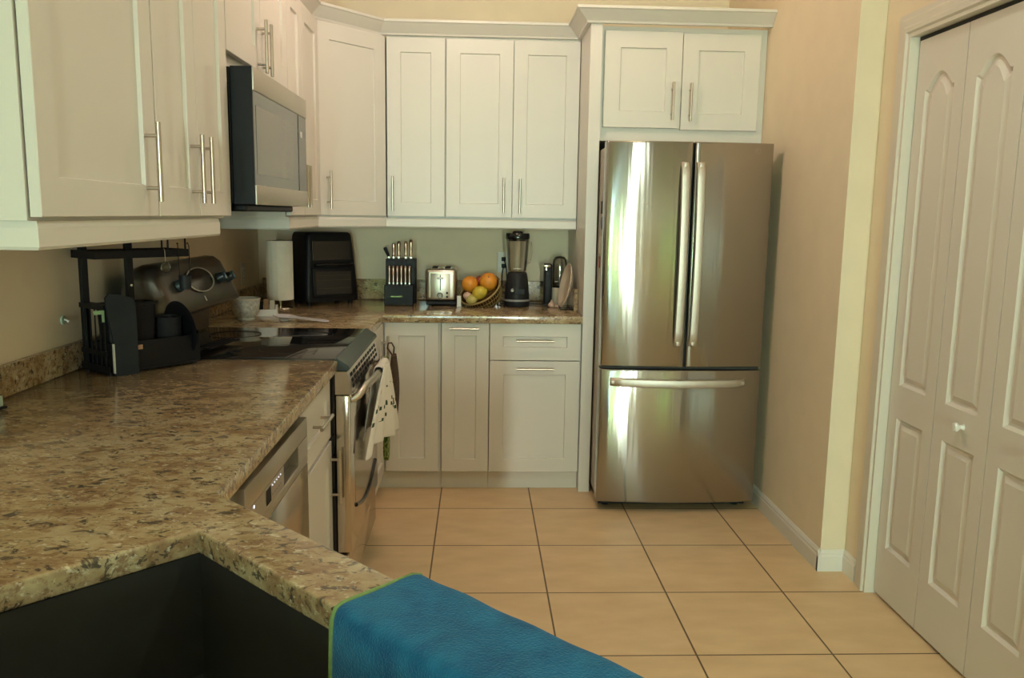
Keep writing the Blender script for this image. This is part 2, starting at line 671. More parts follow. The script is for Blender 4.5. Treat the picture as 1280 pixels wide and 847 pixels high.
    def grid(self, pts, uv=False):
        rows = [[self.v(p) for p in row] for row in pts]
        lay = self.bm.loops.layers.uv.verify() if uv else None
        R, Cn = len(rows) - 1, len(rows[0]) - 1
        for i in range(R):
            for j in range(Cn):
                fc = self.f((rows[i][j], rows[i][j + 1], rows[i + 1][j + 1], rows[i + 1][j]))
                if fc and uv:
                    for lp, (a, b) in zip(fc.loops, ((i, j), (i, j + 1), (i + 1, j + 1), (i + 1, j))):
                        lp[lay].uv = (b / Cn, a / R)
        return self

    def build(self, name, mat, parent=None, smooth=None, recalc=True, mods=()):
        if recalc:
            bmesh.ops.recalc_face_normals(self.bm, faces=self.bm.faces)
        if self.xf is not None:
            bmesh.ops.transform(self.bm, matrix=self.xf, verts=self.bm.verts)
        me = bpy.data.meshes.new(name)
        self.bm.to_mesh(me)
        self.bm.free()
        me.materials.append(M[mat])
        if smooth is not None:
            for p in me.polygons:
                p.use_smooth = True
            me.set_sharp_from_angle(angle=math.radians(smooth))
        o = bpy.data.objects.new(name, me)
        COL.objects.link(o)
        if parent is not None:
            o.parent = parent
        for t, kw in mods:
            md = o.modifiers.new(t.lower(), t)
            for k, v in kw.items():
                setattr(md, k, v)
        return o


def tag(o, label=None, cat=None, group=None, kind=None):
    if label: o['label'] = label
    if cat: o['category'] = cat
    if group: o['group'] = group
    if kind: o['kind'] = kind
    return o


def thing(name, label, cat, loc=(0, 0, 0), rz=0.0, group=None):
    o = bpy.data.objects.new(name, None)
    o.empty_display_size = 0.05
    COL.objects.link(o)
    o.location = loc
    o.rotation_euler = (0, 0, rz)
    return tag(o, label, cat, group)


def struct(name, mb, mat, parent=None, **kw):
    o = mb.build(name, mat, parent, **kw)
    if parent is None:
        o['kind'] = 'structure'
    return o


def copy_tree(o, parent=None):
    c = o.copy()
    COL.objects.link(c)
    if parent is not None:
        c.parent = parent
    for ch in list(o.children):
        copy_tree(ch, c)
    return c


def T(x, y, z):
    return Matrix.Translation((x, y, z))


def RZ(a):
    return Matrix.Rotation(a, 4, 'Z')


def RX(a):
    return Matrix.Rotation(a, 4, 'X')


def RY(a):
    return Matrix.Rotation(a, 4, 'Y')


# ------------------------------------------------------------------ room shell
XL, XR, XR2, YB = -1.10, 1.597, 1.700, 1.00
WZ = CEIL
struct('floor', MB().box(-3.6, 4.6, -11.6, YB + 0.12, -0.1, 0.0), 'floor_tile')
struct('ceiling', MB().box(-3.6, 4.6, -11.6, YB + 0.12, CEIL, CEIL + 0.1), 'ceiling_paint')
struct('wall_back', MB().box(XL - 0.12, 2.6, YB, YB + 0.12, 0, WZ), 'wall_paint')
struct('wall_left', MB().box(XL - 0.12, XL, -4.3, YB, 0, WZ), 'wall_paint')
w = MB()
w.box(XR, 2.6, -0.716, YB, 0, WZ)
w.box(XR2, XR2 + 0.11, -0.9205, -0.716, 0, WZ)
w.box(XR2, XR2 + 0.11, -2.132, -0.9205, 2.0675, WZ)
w.box(XR2, XR2 + 0.11, -3.0, -2.132, 0, WZ)
struct('wall_right', w, 'wall_paint')
struct('wall_closet', MB().box(2.5, 2.6, -3.0, -0.716, 0, WZ).box(1.81, 2.5, -3.0, -2.9, 0, WZ), 'wall_paint')
# living area behind the camera
rw = MB()
OX0, OX1 = -2.40, 0.90
rw.box(-3.6, OX0, -11.6, -11.48, 0, WZ).box(OX0, OX1, -11.6, -11.48, 2.15, WZ).box(OX1, 2.5, -11.6, -11.48, 0, WZ)
rw.box(2.5, 3.5, -11.6, -11.48, 2.15, WZ).box(3.5, 4.6, -11.6, -11.48, 0, WZ)
struct('wall_rear', rw, 'wall_paint')
sw = MB()
sw.box(-3.6, -3.48, -11.48, -6.2, 0, WZ).box(-3.6, -3.48, -4.4, -4.3, 0, WZ).box(-3.6, -3.48, -6.2, -4.4, 0, 0.8).box(-3.6, -3.48, -6.2, -4.4, 2.2, WZ)
sw.box(-3.6, XL - 0.12, -4.3, -4.2, 0, WZ)
struct('wall_side', sw, 'wall_paint')
struct('wall_far_right', MB().box(4.48, 4.6, -11.48, -2.9, 0, WZ).box(2.6, 4.48, -3.0, -2.9, 0, WZ), 'wall_paint')


def window(name, x0, x1, z0, z1, loc, rz, mull=2):
    r = bpy.data.objects.new(name, None)
    COL.objects.link(r)
    r.location = loc
    r.rotation_euler = (0, 0, rz)
    r['kind'] = 'structure'
    f = MB()
    t = 0.05
    f.box(x0, x1, -0.03, 0.03, z0, z0 + t).box(x0, x1, -0.03, 0.03, z1 - t, z1)
    for i in range(mull + 1):
        x = x0 + (x1 - x0 - t) * i / mull
        f.box(x, x + t, -0.03, 0.03, z0 + t, z1 - t)
    f.build('window_frame', 'trim_paint', r)
    MB().box(x0 + 0.02, x1 - 0.02, -0.004, 0.004, z0 + 0.02, z1 - 0.02).build('pane', 'clear_glass', r)
    return r


window('window_1', OX0, OX1, 0.0, 2.15, (0, -11.54, 0), 0, 3)
window('window_2', 2.5, 3.5, 0.0, 2.15, (0, -11.54, 0), 0, 1)
window('window_3', -0.9, 0.9, 0.8, 2.2, (-3.54, -5.3, 0), PI / 2)

# baseboards along the right wall
BBP = [(0, 0), (0.014, 0), (0.014, 0.062), (0.011, 0.070), (0.011, 0.077), (0.004, 0.090), (0, 0.090)]
bb = MB()
bb.extrude_profile(BBP, (XR, 0.98, 0), (XR, -0.7302, 0), (-1, 0, 0), (0, 0, 1))
bb.extrude_profile(BBP, (XR - 0.014, -0.716, 0), (XR2 - 0.0005, -0.716, 0), (0, -1, 0), (0, 0, 1))
bb.extrude_profile(BBP, (XR2, -0.716, 0), (XR2, -0.832, 0), (-1, 0, 0), (0, 0, 1))
struct('baseboard_right', bb, 'trim_paint')

# pantry casing
cs = MB()
CP = [(0, 0), (0.011, 0), (0.011, 0.012), (0.019, 0.018), (0.019, 0.032), (0.015, 0.040), (0.015, 0.060), (0.011, 0.068), (0.011, 0.084), (0, 0.084)]
y0, y1, zt = -0.922, -2.130, 2.066


def casing_seg(a, b, out):
    cs.extrude_profile([(u, w_) for u, w_ in CP], a, b, (-1, 0, 0), out)


# mitred frame: sweep by hand
def casing_frame():
    path = [(y0, 0.0), (y0, zt), (y1, zt), (y1, 0.0)]
    offs = [(1, 0), (1, 1), (-1, 1), (-1, 0)]
    rings = []
    for (yy, zz), (oy, oz) in zip(path, offs):
        rings.append([cs.v((XR2 - u, yy + oy * w_, zz + oz * w_)) for u, w_ in CP])
    for a, b in zip(rings, rings[1:]):
        for i in range(len(CP)):
            j = (i + 1) % len(CP)
            cs.f((a[i], a[j], b[j], b[i]))
    cs.f(rings[0])
    cs.f(rings[-1])


casing_frame()
cs.box(XR2, XR2 + 0.10, y0, y0 + 0.0012, 0, zt).box(XR2, XR2 + 0.10, y1 - 0.0015, y1, 0, zt).box(XR2, XR2 + 0.10, y1, y0, zt, zt + 0.0012)
struct('trim_3', cs, 'casing_paint')

# bifold pantry door
DX = 1.724
door = bpy.data.objects.new('door_1', None)
COL.objects.link(door)
door.location = (DX, -0.924, 0.012)
door['kind'] = 'structure'
door['label'] = 'cream four-leaf bifold pantry door with arched raised panels'


def leaf_mesh(wd, h):
    """leaf in local coords: x along width, front at y=0 facing -y, thickness 0.032"""
    mb = MB()
    N = 36
    px0, px1 = (wd - 0.178) / 2, (wd + 0.178) / 2

    def outline(zb, zs, arch, ins):
        a, b = px0 + ins, px1 - ins
        top = []
        for i in range(N + 1):
            t = i / N
            x = a + (b - a) * t
            if arch:
                s = abs(t - 0.5) * 2
                # ogee: flat shoulders, concave rise to round crest
                if s > 0.86:
                    zz = 0.0
                else:
                    zz = (0.5 * (1 + math.cos(PI * s / 0.86))) ** 0.5
                zt_ = zs - ins + arch * zz
            else:
                zt_ = zs - ins
            top.append((x, zt_))
        return top, zb + ins

    def ring(zb, zs, arch, ins, y):
        top, bz = outline(zb, zs, arch, ins)
        lower = [(top[0][0] + (top[-1][0] - top[0][0]) * i / N, bz) for i in range(N + 1)]
        return [mb.v((x, y, z)) for x, z in top], [mb.v((x, y, z)) for x, z in lower]

    def panel(zb, zs, arch, zc):
        rr = [ring(zb, zs, arch, 0, 0), ring(zb, zs, arch, 0.011, 0.010), ring(zb, zs, arch, 0.018, 0.010), ring(zb, zs, arch, 0.036, 0.003)]
        for (ta, la), (tb, lb) in zip(rr, rr[1:]):
            for i in range(N):
                mb.f((ta[i], ta[i + 1], tb[i + 1], tb[i]))
                mb.f((la[i], lb[i], lb[i + 1], la[i + 1]))
            mb.f((ta[0], tb[0], lb[0], la[0]))
            mb.f((ta[-1], la[-1], lb[-1], tb[-1]))
        tt, ll = rr[-1]
        for i in range(N):
            mb.f((tt[i], tt[i + 1], ll[i + 1], ll[i]))
        # field above the arch up to zc
        up_ = [mb.v((v_.co.x, 0, zc)) for v_ in rr[0][0]]
        for i in range(N):
            mb.f((rr[0][0][i], up_[i], up_[i + 1], rr[0][0][i + 1]))

    def quad(x0, x1, z0, z1):
        vs = [mb.v(p) for p in ((x0, 0, z0), (x1, 0, z0), (x1, 0, z1), (x0, 0, z1))]
        mb.f(vs)
    panel(0.195, 0.700, 0, 0.705)
    panel(0.822, 1.865, 0.052, h)
    quad(0, px0, 0, h)
    quad(px1, wd, 0, h)
    quad(px0, px1, 0, 0.195)
    quad(px0, px1, 0.705, 0.822)
    th = 0.030
    c = [mb.v(p) for p in ((0, 0, 0), (wd, 0, 0), (wd, 0, h), (0, 0, h), (0, th, 0), (wd, th, 0), (wd, th, h), (0, th, h))]
    for q in ((0, 4, 5, 1), (1, 5, 6, 2), (2, 6, 7, 3), (3, 7, 4, 0), (4, 7, 6, 5)):
        mb.f([c[i] for i in q])
    bmesh.ops.remove_doubles(mb.bm, verts=mb.bm.verts, dist=1e-5)
    return mb


LW, LH = 0.2955, 2.040
for k in range(4):
    lf = leaf_mesh(LW, LH)
    lo = lf.build('door_leaf', 'door_paint', door)
    # local x -> world -Y, local -y -> world -X
    lo.rotation_euler = (0, 0, -PI / 2)
    lo.location = (0, -0.003 - k * 0.3, 0.0)
    if k in (1, 2):
        kb = MB(xf=T(0.168 if k == 1 else 0.215, 0, 0.772) @ RX(PI / 2))
        kb.lathe([(0, 0.0), (0.011, 0.0), (0.008, 0.006), (0.007, 0.012), (0.013, 0.018), (0.0165, 0.025), (0.013, 0.032), (0, 0.034)], seg=20)
        kb.build('knob', 'white_ceramic', lo, smooth=40)
MB().box(0.0, 0.03, -1.205, -0.002, 2.041, 2.0535).build('track', 'shadow_gap', door)
MB().box(0.010, 0.028, -0.06, -0.02, -0.0115, -0.001, 0.002).build('pivot_bracket', 'nickel', door)

# ------------------------------------------------------------------ cabinets


def shaker(mb, x0, x1, z0, z1, st=0.072, yb=-0.004, th=0.020, rec=0.009):
    """door slab: back at y=yb, front face at y=yb-th (faces -y)"""
    yf = yb - th
    def q(a, b, c, d, y):
        return [mb.v(p) for p in ((a, y, c), (b, y, c), (b, y, d), (a, y, d))]
    e = 0.0015
    A0 = q(x0, x1, z0, z1, yb)
    A1 = q(x0, x1, z0, z1, yf + e)
    A2 = q(x0 + e, x1 - e, z0 + e, z1 - e, yf)
    B = q(x0 + st, x1 - st, z0 + st, z1 - st, yf)
    C_ = q(x0 + st + 0.003, x1 - st - 0.003, z0 + st + 0.003, z1 - st - 0.003, yf + rec)
    for a, b in ((A0, A1), (A1, A2), (A2, B), (B, C_)):
        for i in range(4):
            j = (i + 1) % 4
            mb.f((a[i], a[j], b[j], b[i]))
    mb.f(C_)
    mb.f(A0[::-1])


def bar_handle(mb, kind, a, b, c, yf, r=0.006, off=0.032):
    """kind v: x=c, z a..b ; kind h: z=c, x a..b ; on face y=yf"""
    L = b - a
    q = [a + L * 0.17, b - L * 0.17]
    if kind == 'v':
        mb.tube([(c, yf - off, a), (c, yf - off, b)], r, 12)
        for z in q:
            mb.tube([(c, yf + 0.001, z), (c, yf - off, z)], r * 0.8, 10)
    else:
        mb.tube([(a, yf - off, c), (b, yf - off, c)], r, 12)
        for x in q:
            mb.tube([(x, yf + 0.001, c), (x, yf - off, c)], r * 0.8, 10)


def add_front(root, name, x0, x1, z0, z1, handle, st=0.072, xf=None):
    mb = MB(xf)
    shaker(mb, x0, x1, z0, z1, st)
    d = mb.build(name, 'cabinet_paint', root)
    if handle:
        h = MB(xf)
        bar_handle(h, *handle, -0.024)
        h.build('handle', 'nickel', d, smooth=40)
    return d


def cabinet(label, loc, rz, w, d, h, fronts, name='wall_cabinet', cat='cabinet', group=None, toe=0.0, toe_rec=0.05, bx=(0, 0)):
    r = thing(name, label, cat, loc, rz, group)
    b = MB()
    b.box(bx[0], w + bx[1], 0, d, toe, h)
    if toe:
        b.box(bx[0], w + bx[1], toe_rec, d, 0, toe - 0.0005)
    b.build('body', 'cabinet_paint', r)
    for f in fronts:
        add_front(r, *f)
    return r


Q90 = PI / 2
# --- left run, uppers (local x = world Y, front faces +X). box front at X=-0.624
UZ0, UZ1, UT = 1.405, 2.345, 2.333
FX = -0.624
LD = FX - XL - 0.002


def lx(y, y0_):
    return y - y0_


hz0, hz1 = 1.447 - UZ0, 1.630 - UZ0
y0_ = -2.362
cabinet('white single-door upper cabinet at the near end, nearest the sink', (FX, y0_, UZ0), Q90, 0.556, LD, UZ1 - UZ0,
        [('door', 0.005, 0.5535, 0.007, UT - UZ0, ('v', hz0, hz1, 0.487))])
y0_ = -1.804
cabinet('white two-door upper cabinet beside the microwave on its near side', (FX, y0_, UZ0), Q90, 0.595, LD, UZ1 - UZ0,
        [('door', 0.003, 0.2965, 0.007, UT - UZ0, ('v', hz0, hz1, 0.240)), ('door', 0.2995, 0.592, 0.007, UT - UZ0, ('v', hz0, hz1, 0.306 + 0.012))])
y0_ = -1.207
MZ0 = 1.8785
cabinet('short white two-door cabinet directly above the microwave', (FX, y0_, MZ0), Q90, 0.832, LD, UZ1 - MZ0,
        [('door', 0.003, 0.4145, 0.040, UT - MZ0, ('v', 0.030, 0.210, 0.372)), ('door', 0.4175, 0.829, 0.040, UT - MZ0, ('v', 0.030, 0.210, 0.445))])
y0_ = -0.373
cabinet('tall narrow white two-door upper cabinet between microwave and corner cabinet', (FX, y0_, UZ0), Q90, 0.655, LD, UZ1 - UZ0,
        [('door', 0.003, 0.2755, 0.007, UT - UZ0, ('v', hz0, hz1, 0.200)), ('door', 0.2785, 0.652, 0.007, UT - UZ0, ('v', hz0, hz1, 0.265))])

# --- diagonal corner upper
cc = thing('corner_wall_cabinet', 'white upper cabinet with one door set diagonally across the corner above the black oven', 'cabinet', (-0.6, 0.35, UZ0))
A = Vector((-0.605, 0.286))
B_ = Vector((-0.313, 0.621))
dv = (B_ - A).normalized()
nin = Vector((-dv.y, dv.x))
Ai, Bi = A + nin * 0.024, B_ + nin * 0.024
cb = MB(xf=T(0.6, -0.35, 0))
cb.prism([(FX + 0.001, 0.284), (Ai.x + 0.012, Ai.y), (Bi.x, Bi.y - 0.010), (Bi.x + 0.014, 0.645), (-0.312, 0.998), (XL + 0.002, 0.998), (XL + 0.002, 0.284)], 0, UZ1 - UZ0)
cb.build('body', 'cabinet_paint', cc)
xf = T(0.6, -0.35, 0) @ T(Ai.x, Ai.y, 0) @ RZ(math.atan2(dv.y, dv.x))
Lc = (B_ - A).length
add_front(cc, 'door', 0.004, Lc - 0.004, 0.007, UT - UZ0, ('v', 0.040, 0.226, 0.048), xf=xf)

# --- back uppers. box front at Y=0.643
BY = 0.643
BDp = YB - BY - 0.002
cabinet('narrow white single-door upper cabinet above the knife block', (-0.309, BY, UZ0), 0, 0.309, BDp, UZ1 - UZ0,
        [('door', 0.001, 0.306, 0.007, UT - UZ0, ('v', 0.034, 0.217, 0.032))])
cabinet('white two-door upper cabinet above the toaster and blender', (0.002, BY, UZ0), 0, 0.710, BDp, UZ1 - UZ0,
        [('door', 0.003, 0.356, 0.007, UT - UZ0, ('v', 0.034, 0.217, 0.312)), ('door', 0.359, 0.708, 0.007, UT - UZ0, ('v', 0.030, 0.213, 0.399))])
# --- fridge panel + cabinet above fridge
ep = MB()
ep.box(-0.028, 0.029, 0, 0.748, 0, 2.345)
ep = ep.build('end_panel', 'cabinet_paint')
ep.location = (0.742, 0.250, 0)
tag(ep, 'tall white end panel standing between base cabinets and refrigerator', 'panel')
GY = 0.302
cabinet('short white two-door cabinet above the steel refrigerator', (0.773, GY, 1.800), 0, 0.822, YB - GY - 0.002, 0.545,
        [('door', 0.016, 0.399, 0.064, 0.522, ('v', 0.100, 0.282, 0.355), 0.078), ('door', 0.402, 0.785, 0.058, 0.516, ('v', 0.096, 0.278, 0.444), 0.078)])

# crown moulding and light rail
crown = MB()
path = [(-0.640, -2.40), (-0.640, 0.275), (-0.345, 0.634), (0.705, 0.634), (0.705, 0.245), (1.596, 0.245)]
prof = [(-0.01, 2.3455), (0.010, 2.3455), (0.014, 2.355), (0.058, 2.398), (0.066, 2.402), (0.066, 2.414), (-0.01, 2.414)]


def sweep(mb, path, prof):
    pts = [Vector(p) for p in path]
    rings = []
    for i, p in enumerate(pts):
        d0 = (p - pts[i - 1]).normalized() if i else (pts[1] - p).normalized()
        d1 = (pts[i + 1] - p).normalized() if i < len(pts) - 1 else d0
        n0, n1 = Vector((d0.y, -d0.x)), Vector((d1.y, -d1.x))
        nm = (n0 + n1)
        nm = nm / nm.dot(n0) if nm.length > 1e-6 else n0
        rings.append([mb.v((p.x + nm.x * u, p.y + nm.y * u, z)) for u, z in prof])
    for a, b in zip(rings, rings[1:]):
        for i in range(len(prof)):
            j = (i + 1) % len(prof)
            mb.f((a[i], a[j], b[j], b[i]))
    mb.f(rings[0])
    mb.f(rings[-1])


sweep(crown, path, prof)
struct('trim_1', crown, 'cabinet_paint')
rail = MB()
rp = [(-0.018, 1.352), (0.002, 1.352), (0.006, 1.358), (0.006, 1.392), (0.002, 1.4045), (-0.018, 1.4045)]
sweep(rail, [(XL + 0.003, -2.344), (-0.618, -2.344), (-0.618, -1.300), (-0.80, -1.300)], rp)
sweep(rail, [(XL + 0.003, -0.352), (-0.618, -0.352), (-0.618, 0.280), (-0.318, 0.637), (0.711, 0.637)], rp)
struct('trim_2', rail, 'cabinet_paint')

# --- back base run. box front at Y=0.284
KY = 0.284
KD = YB - KY - 0.002
KH = 0.885
cb2 = thing('corner_base_cabinet', 'white corner base cabinet between range and pull-out with two doors meeting in the corner', 'cabinet', (-0.70, 0.35, 0))
mb = MB(xf=T(0.70, -0.35, 0))
xk = -0.318
mb.prism([(xk, -0.290), (xk, KY), (-0.006, KY), (-0.006, 0.998), (XL + 0.002, 0.998), (XL + 0.002, -0.290)], 0.10, KH)
mb.prism([(xk - 0.03, -0.290), (xk - 0.03, KY + 0.03), (-0.006, KY + 0.03), (-0.006, 0.998), (XL + 0.002, 0.998), (XL + 0.002, -0.290)], 0.0, 0.0995)
mb.build('body', 'cabinet_paint', cb2)
# door on the back run
add_front(cb2, 'door', 0, 0.271, 0.106, 0.883, None, 0.068, xf=T(0.70, -0.35, 0) @ T(-0.288, KY, 0))
# door on the left run, next to the range
add_front(cb2, 'door', 0, 0.535, 0.106, 0.883, ('v', 0.625, 0.825, 0.460), 0.068, xf=T(0.70, -0.35, 0) @ T(xk, -0.285, 0) @ RZ(Q90))

cabinet('narrow white pull-out base cabinet with one bar handle', (-0.004, KY, 0), 0, 0.245, KD, KH,
        [('door', 0.004, 0.2435, 0.106, 0.883, ('h', 0.044, 0.193, 0.857), 0.064)], 'base_cabinet', toe=0.10, toe_rec=0.03)
cabinet('white base cabinet with drawer over a wide door, beside the refrigerator panel', (0.2425, KY, 0), 0, 0.470, KD, KH,
        [('drawer', 0.002, 0.463, 0.694, 0.883, ('h', 0.136, 0.327, 0.797), 0.066), ('door', 0.002, 0.463, 0.104, 0.690, ('h', 0.137, 0.328, 0.653), 0.070)], 'base_cabinet', toe=0.10, toe_rec=0.03)

# --- left base: drawer cabinet beside the range, sink cabinet
LK = -0.349
LKD = LK - XL - 0.002
cabinet('white base cabinet with one drawer and door between dishwasher and range', (LK, -1.556, 0), Q90, 0.484, LKD, 0.880,
        [('drawer', 0.003, 0.478, 0.655, 0.866, ('h', 0.150, 0.340, 0.768), 0.066), ('door', 0.003, 0.488, 0.106, 0.640, ('v', 0.420, 0.612, 0.462), 0.070)], 'base_cabinet', toe=0.10, toe_rec=0.06)
# sink base under the diagonal counter
U = Vector((math.sqrt(0.5), -math.sqrt(0.5)))
V = Vector((-math.sqrt(0.5), -math.sqrt(0.5)))
S0 = Vector((-0.261, -2.61))


def sk(u, v):
    p = S0 + U * u + V * v
    return (p.x, p.y)


p0 = S0 + U * 0.98 + V * (-0.056)
skb = thing('sink_base_cabinet', 'white diagonal sink cabinet below the granite corner counter', 'cabinet', (p0.x, p0.y, 0), math.radians(135))
bm_ = MB()
# open-topped box around the basin
bm_.box(0.0, 1.04, 0, 0.018, 0.10, 0.876).box(0.0, 0.018, 0.019, 0.60, 0.10, 0.876).box(1.022, 1.04, 0.019, 0.60, 0.10, 0.876)
bm_.box(0.0, 1.04, 0.601, 0.619, 0.10, 0.876).box(0.019, 1.021, 0.019, 0.60, 0.10, 0.118).box(0.0, 1.04, 0.06, 0.55, 0, 0.099)
bm_.build('body', 'cabinet_paint', skb)
for a, b, hx in ((0.02, 0.518, 0.475), (0.522, 1.02, 0.565)):
    add_front(skb, 'door', a, b, 0.112, 0.868, ('v', 0.62, 0.80, hx))

# ------------------------------------------------------------------ granite counters
ZC, ZT = 0.925, 0.040
ctl = thing('countertop', 'speckled granite countertop around the sink, left of the range', 'countertop', (-0.7, -2.0, ZC - ZT))
cut = [sk(0, 0), sk(0.80, 0), sk(0.80, 0.44), sk(0, 0.44)]
outer = [(XL + 0.002, -1.072), (-0.300, -1.072), (-0.284, -2.434), (0.52, -3.238), (0.52, -3.36), (0.28, -3.60), (XL + 0.002, -3.60)]
MB(xf=T(0.7, 2.0, -(ZC - ZT))).prism(outer, ZC - ZT, ZC, [cut], bev=0.005).build('slab', 'granite', ctl, smooth=35)
bs1 = thing('backsplash', 'low granite backsplash strip on the left wall behind the dish rack', 'backsplash', (XL + 0.013, -2.3, ZC + 0.0005))
MB(xf=T(-XL - 0.013, 2.3, -ZC - 0.0005)).box(XL + 0.002, XL + 0.024, -3.60, -1.075, ZC + 0.0005, ZC + 0.085, 0.003).build('strip', 'granite', bs1)
ctb = thing('countertop', 'speckled granite countertop along the back wall, from range to refrigerator panel', 'countertop', (0.0, 0.6, ZC - ZT))
outer = [(XL + 0.002, -0.296), (-0.292, -0.296), (-0.292, 0.240), (0.712, 0.240), (0.712, 0.998), (XL + 0.002, 0.998)]
MB(xf=T(0, -0.6, -(ZC - ZT))).prism(outer, ZC - ZT, ZC, bev=0.005).build('slab', 'granite', ctb, smooth=35)
for lab, c, bx6 in (('granite backsplash strip on the back wall behind knife block and toaster', (-0.2, 0.987), (XL + 0.024, 0.712, 0.976, 0.998, ZC + 0.118)),
                    ('short granite backsplash strip on the left wall between range and black oven', (XL + 0.013, 0.34), (XL + 0.002, XL + 0.0235, -0.296, 0.975, ZC + 0.085)),
                    ('short granite backsplash strip against the end panel behind the cream platter', (0.701, 0.7), (0.690, 0.712, 0.45, 0.9755, ZC + 0.118))):
    bs = thing('backsplash', lab, 'backsplash', (c[0], c[1], ZC + 0.0005))
    MB(xf=T(-c[0], -c[1], -ZC - 0.0005)).box(bx6[0], bx6[1], bx6[2], bx6[3], ZC + 0.0005, bx6[4], 0.003).build('strip', 'granite', bs)

# ------------------------------------------------------------------ sink
snk = thing('sink', 'dark stainless undermount sink basin in the near corner counter', 'sink', (S0.x, S0.y, 0.640))
mb = MB(xf=T(-S0.x, -S0.y, -0.640))
r_in, zb_, zt_ = 0.006, 0.660, ZC - ZT - 0.001


def ring_pts(inset, z):
    return [(*sk(0 + inset - 0.004, inset - 0.004), z), (*sk(0.804 - inset, inset - 0.004), z), (*sk(0.804 - inset, 0.444 - inset), z), (*sk(inset - 0.004, 0.444 - inset), z)]


loops_ = [[mb.v(p) for p in ring_pts(i, z)] for i, z in ((-0.02, zt_ - 0.003), (-0.02, zt_), (0.0, zt_), (0.004, zb_ + 0.02), (0.022, zb_), (0.02, zb_ - 0.003), (0.002, zb_ + 0.018), (-0.003, zt_ - 0.003))]
for a, b in zip(loops_, loops_[1:] + loops_[:1]):
    for i in range(4):
        j = (i + 1) % 4
        if (a is loops_[4] and b is loops_[5]):
            continue
        mb.f((a[i], a[j], b[j], b[i]))
mb.f(loops_[4])
mb.f(loops_[5])
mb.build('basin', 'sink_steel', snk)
dr = MB(xf=T(-S0.x, -S0.y, -0.640))
dc = sk(0.40, 0.24)
dr.lathe([(0, 0.0), (0.028, 0.0), (0.034, 0.003), (0.044, 0.003), (0.046, 0.0005), (0.046, 0.0)], (dc[0], dc[1], zb_ + 0.001), 24)
dr.build('drain', 'chrome', snk, smooth=40)

# ------------------------------------------------------------------ blue towel over the counter edge
tw = thing('towel', 'thick blue terry towel with green edge draped over the counter beside the sink', 'towel', (*sk(0.65, -0.05), ZC))
mbt = MB(xf=T(-sk(0.65, -0.05)[0], -sk(0.65, -0.05)[1], -ZC))
th = 0.010
prof_t = [(0.030, 0.70), (0.026, 0.78), (0.022, 0.86), (0.0195, ZC - 0.004), (0.013, ZC + 0.009), (0.003, ZC + 0.013), (-0.03, ZC + 0.013), (-0.06, ZC + 0.0125), (-0.09, ZC + 0.013), (-0.112, ZC + 0.013), (-0.126, ZC + 0.008), (-0.133, ZC - 0.006), (-0.140, 0.85), (-0.149, 0.78), (-0.157, 0.70), (-0.162, 0.62)]
rows = []
NU = 40
for i in range(NU + 1):
    u = 0.393 + 0.50 * i / NU
    row = []
    for k, (v_, z) in enumerate(prof_t):
        hang = 1 if k < 3 or k > 11 else 0
        wob = 0.003 * math.sin(u * 40 + k) * (1 if hang else 0.25)
        x, y = sk(u, v_ + wob * 0.6)
        row.append((x, y, z + 0.0015 * math.sin(u * 55 + k * 1.3)))
    rows.append(row)
mbt.grid(rows)
mbt.build('cloth', 'blue_terry', tw, smooth=60, mods=(('SOLIDIFY', dict(thickness=0.009, offset=0.0)), ('SUBSURF', dict(levels=2, render_levels=2))))
hem = MB(xf=T(-sk(0.65, -0.05)[0], -sk(0.65, -0.05)[1], -ZC))
hem.tube([(*sk(0.391, v_), z) for v_, z in prof_t], 0.0042, 8)
tag(hem.build('hem', 'towel_edge', tw, smooth=50), 'green stitched edge')

# ------------------------------------------------------------------ dishwasher
dw = thing('dishwasher', 'stainless dishwasher with top control strip under the left counter', 'dishwasher', (LK, -2.200, 0.0), Q90)
DWW = 0.638
MB().box(0.004, DWW - 0.004, 0.0, 0.58, 0.012, 0.868).build('tub', 'black_satin', dw)
MB().box(0.006, DWW - 0.006, 0.05, 0.30, 0.0, 0.011).build('toe_plate', 'black_satin', dw)
dd = MB()
dd.box(0.003, DWW - 0.003, -0.045, -0.001, 0.11, 0.716, 0.004)
dd = dd.build('door', 'range_steel', dw, smooth=40)
cp = MB()
# control strip built as a frame with a scooped pocket
cp.box(0.003, DWW - 0.003, -0.045, -0.001, 0.7175, 0.742, 0.002)
cp.box(0.003, DWW - 0.003, -0.045, -0.001, 0.796, 0.850, 0.003)
cp.box(0.003, 0.345, -0.045, -0.001, 0.7425, 0.7955)
cp.box(0.512, DWW - 0.003, -0.045, -0.001, 0.7425, 0.7955)
cp = cp.build('control_panel', 'steel', dw, smooth=40)
MB().box(0.3455, 0.5115, -0.020, -0.002, 0.7425, 0.7955).build('pocket_handle', 'dark_steel', cp)
MB().box(0.172, 0.212, -0.0462, -0.0452, 0.752, 0.788).build('display', 'black_matte', cp)
for k in range(5):
    MB().box(0.228 + k * 0.020, 0.231 + k * 0.020, -0.0462, -0.0452, 0.783, 0.786).build('indicator', 'indicator', cp)
for k in range(5):
    MB().box(0.226 + k * 0.020, 0.236 + k * 0.020, -0.0458, -0.0452, 0.760, 0.763).build('button', 'grey_strip', cp)
MB().box(0.064, 0.070, -0.0462, -0.0452, 0.786, 0.792).build('indicator', 'indicator', cp)

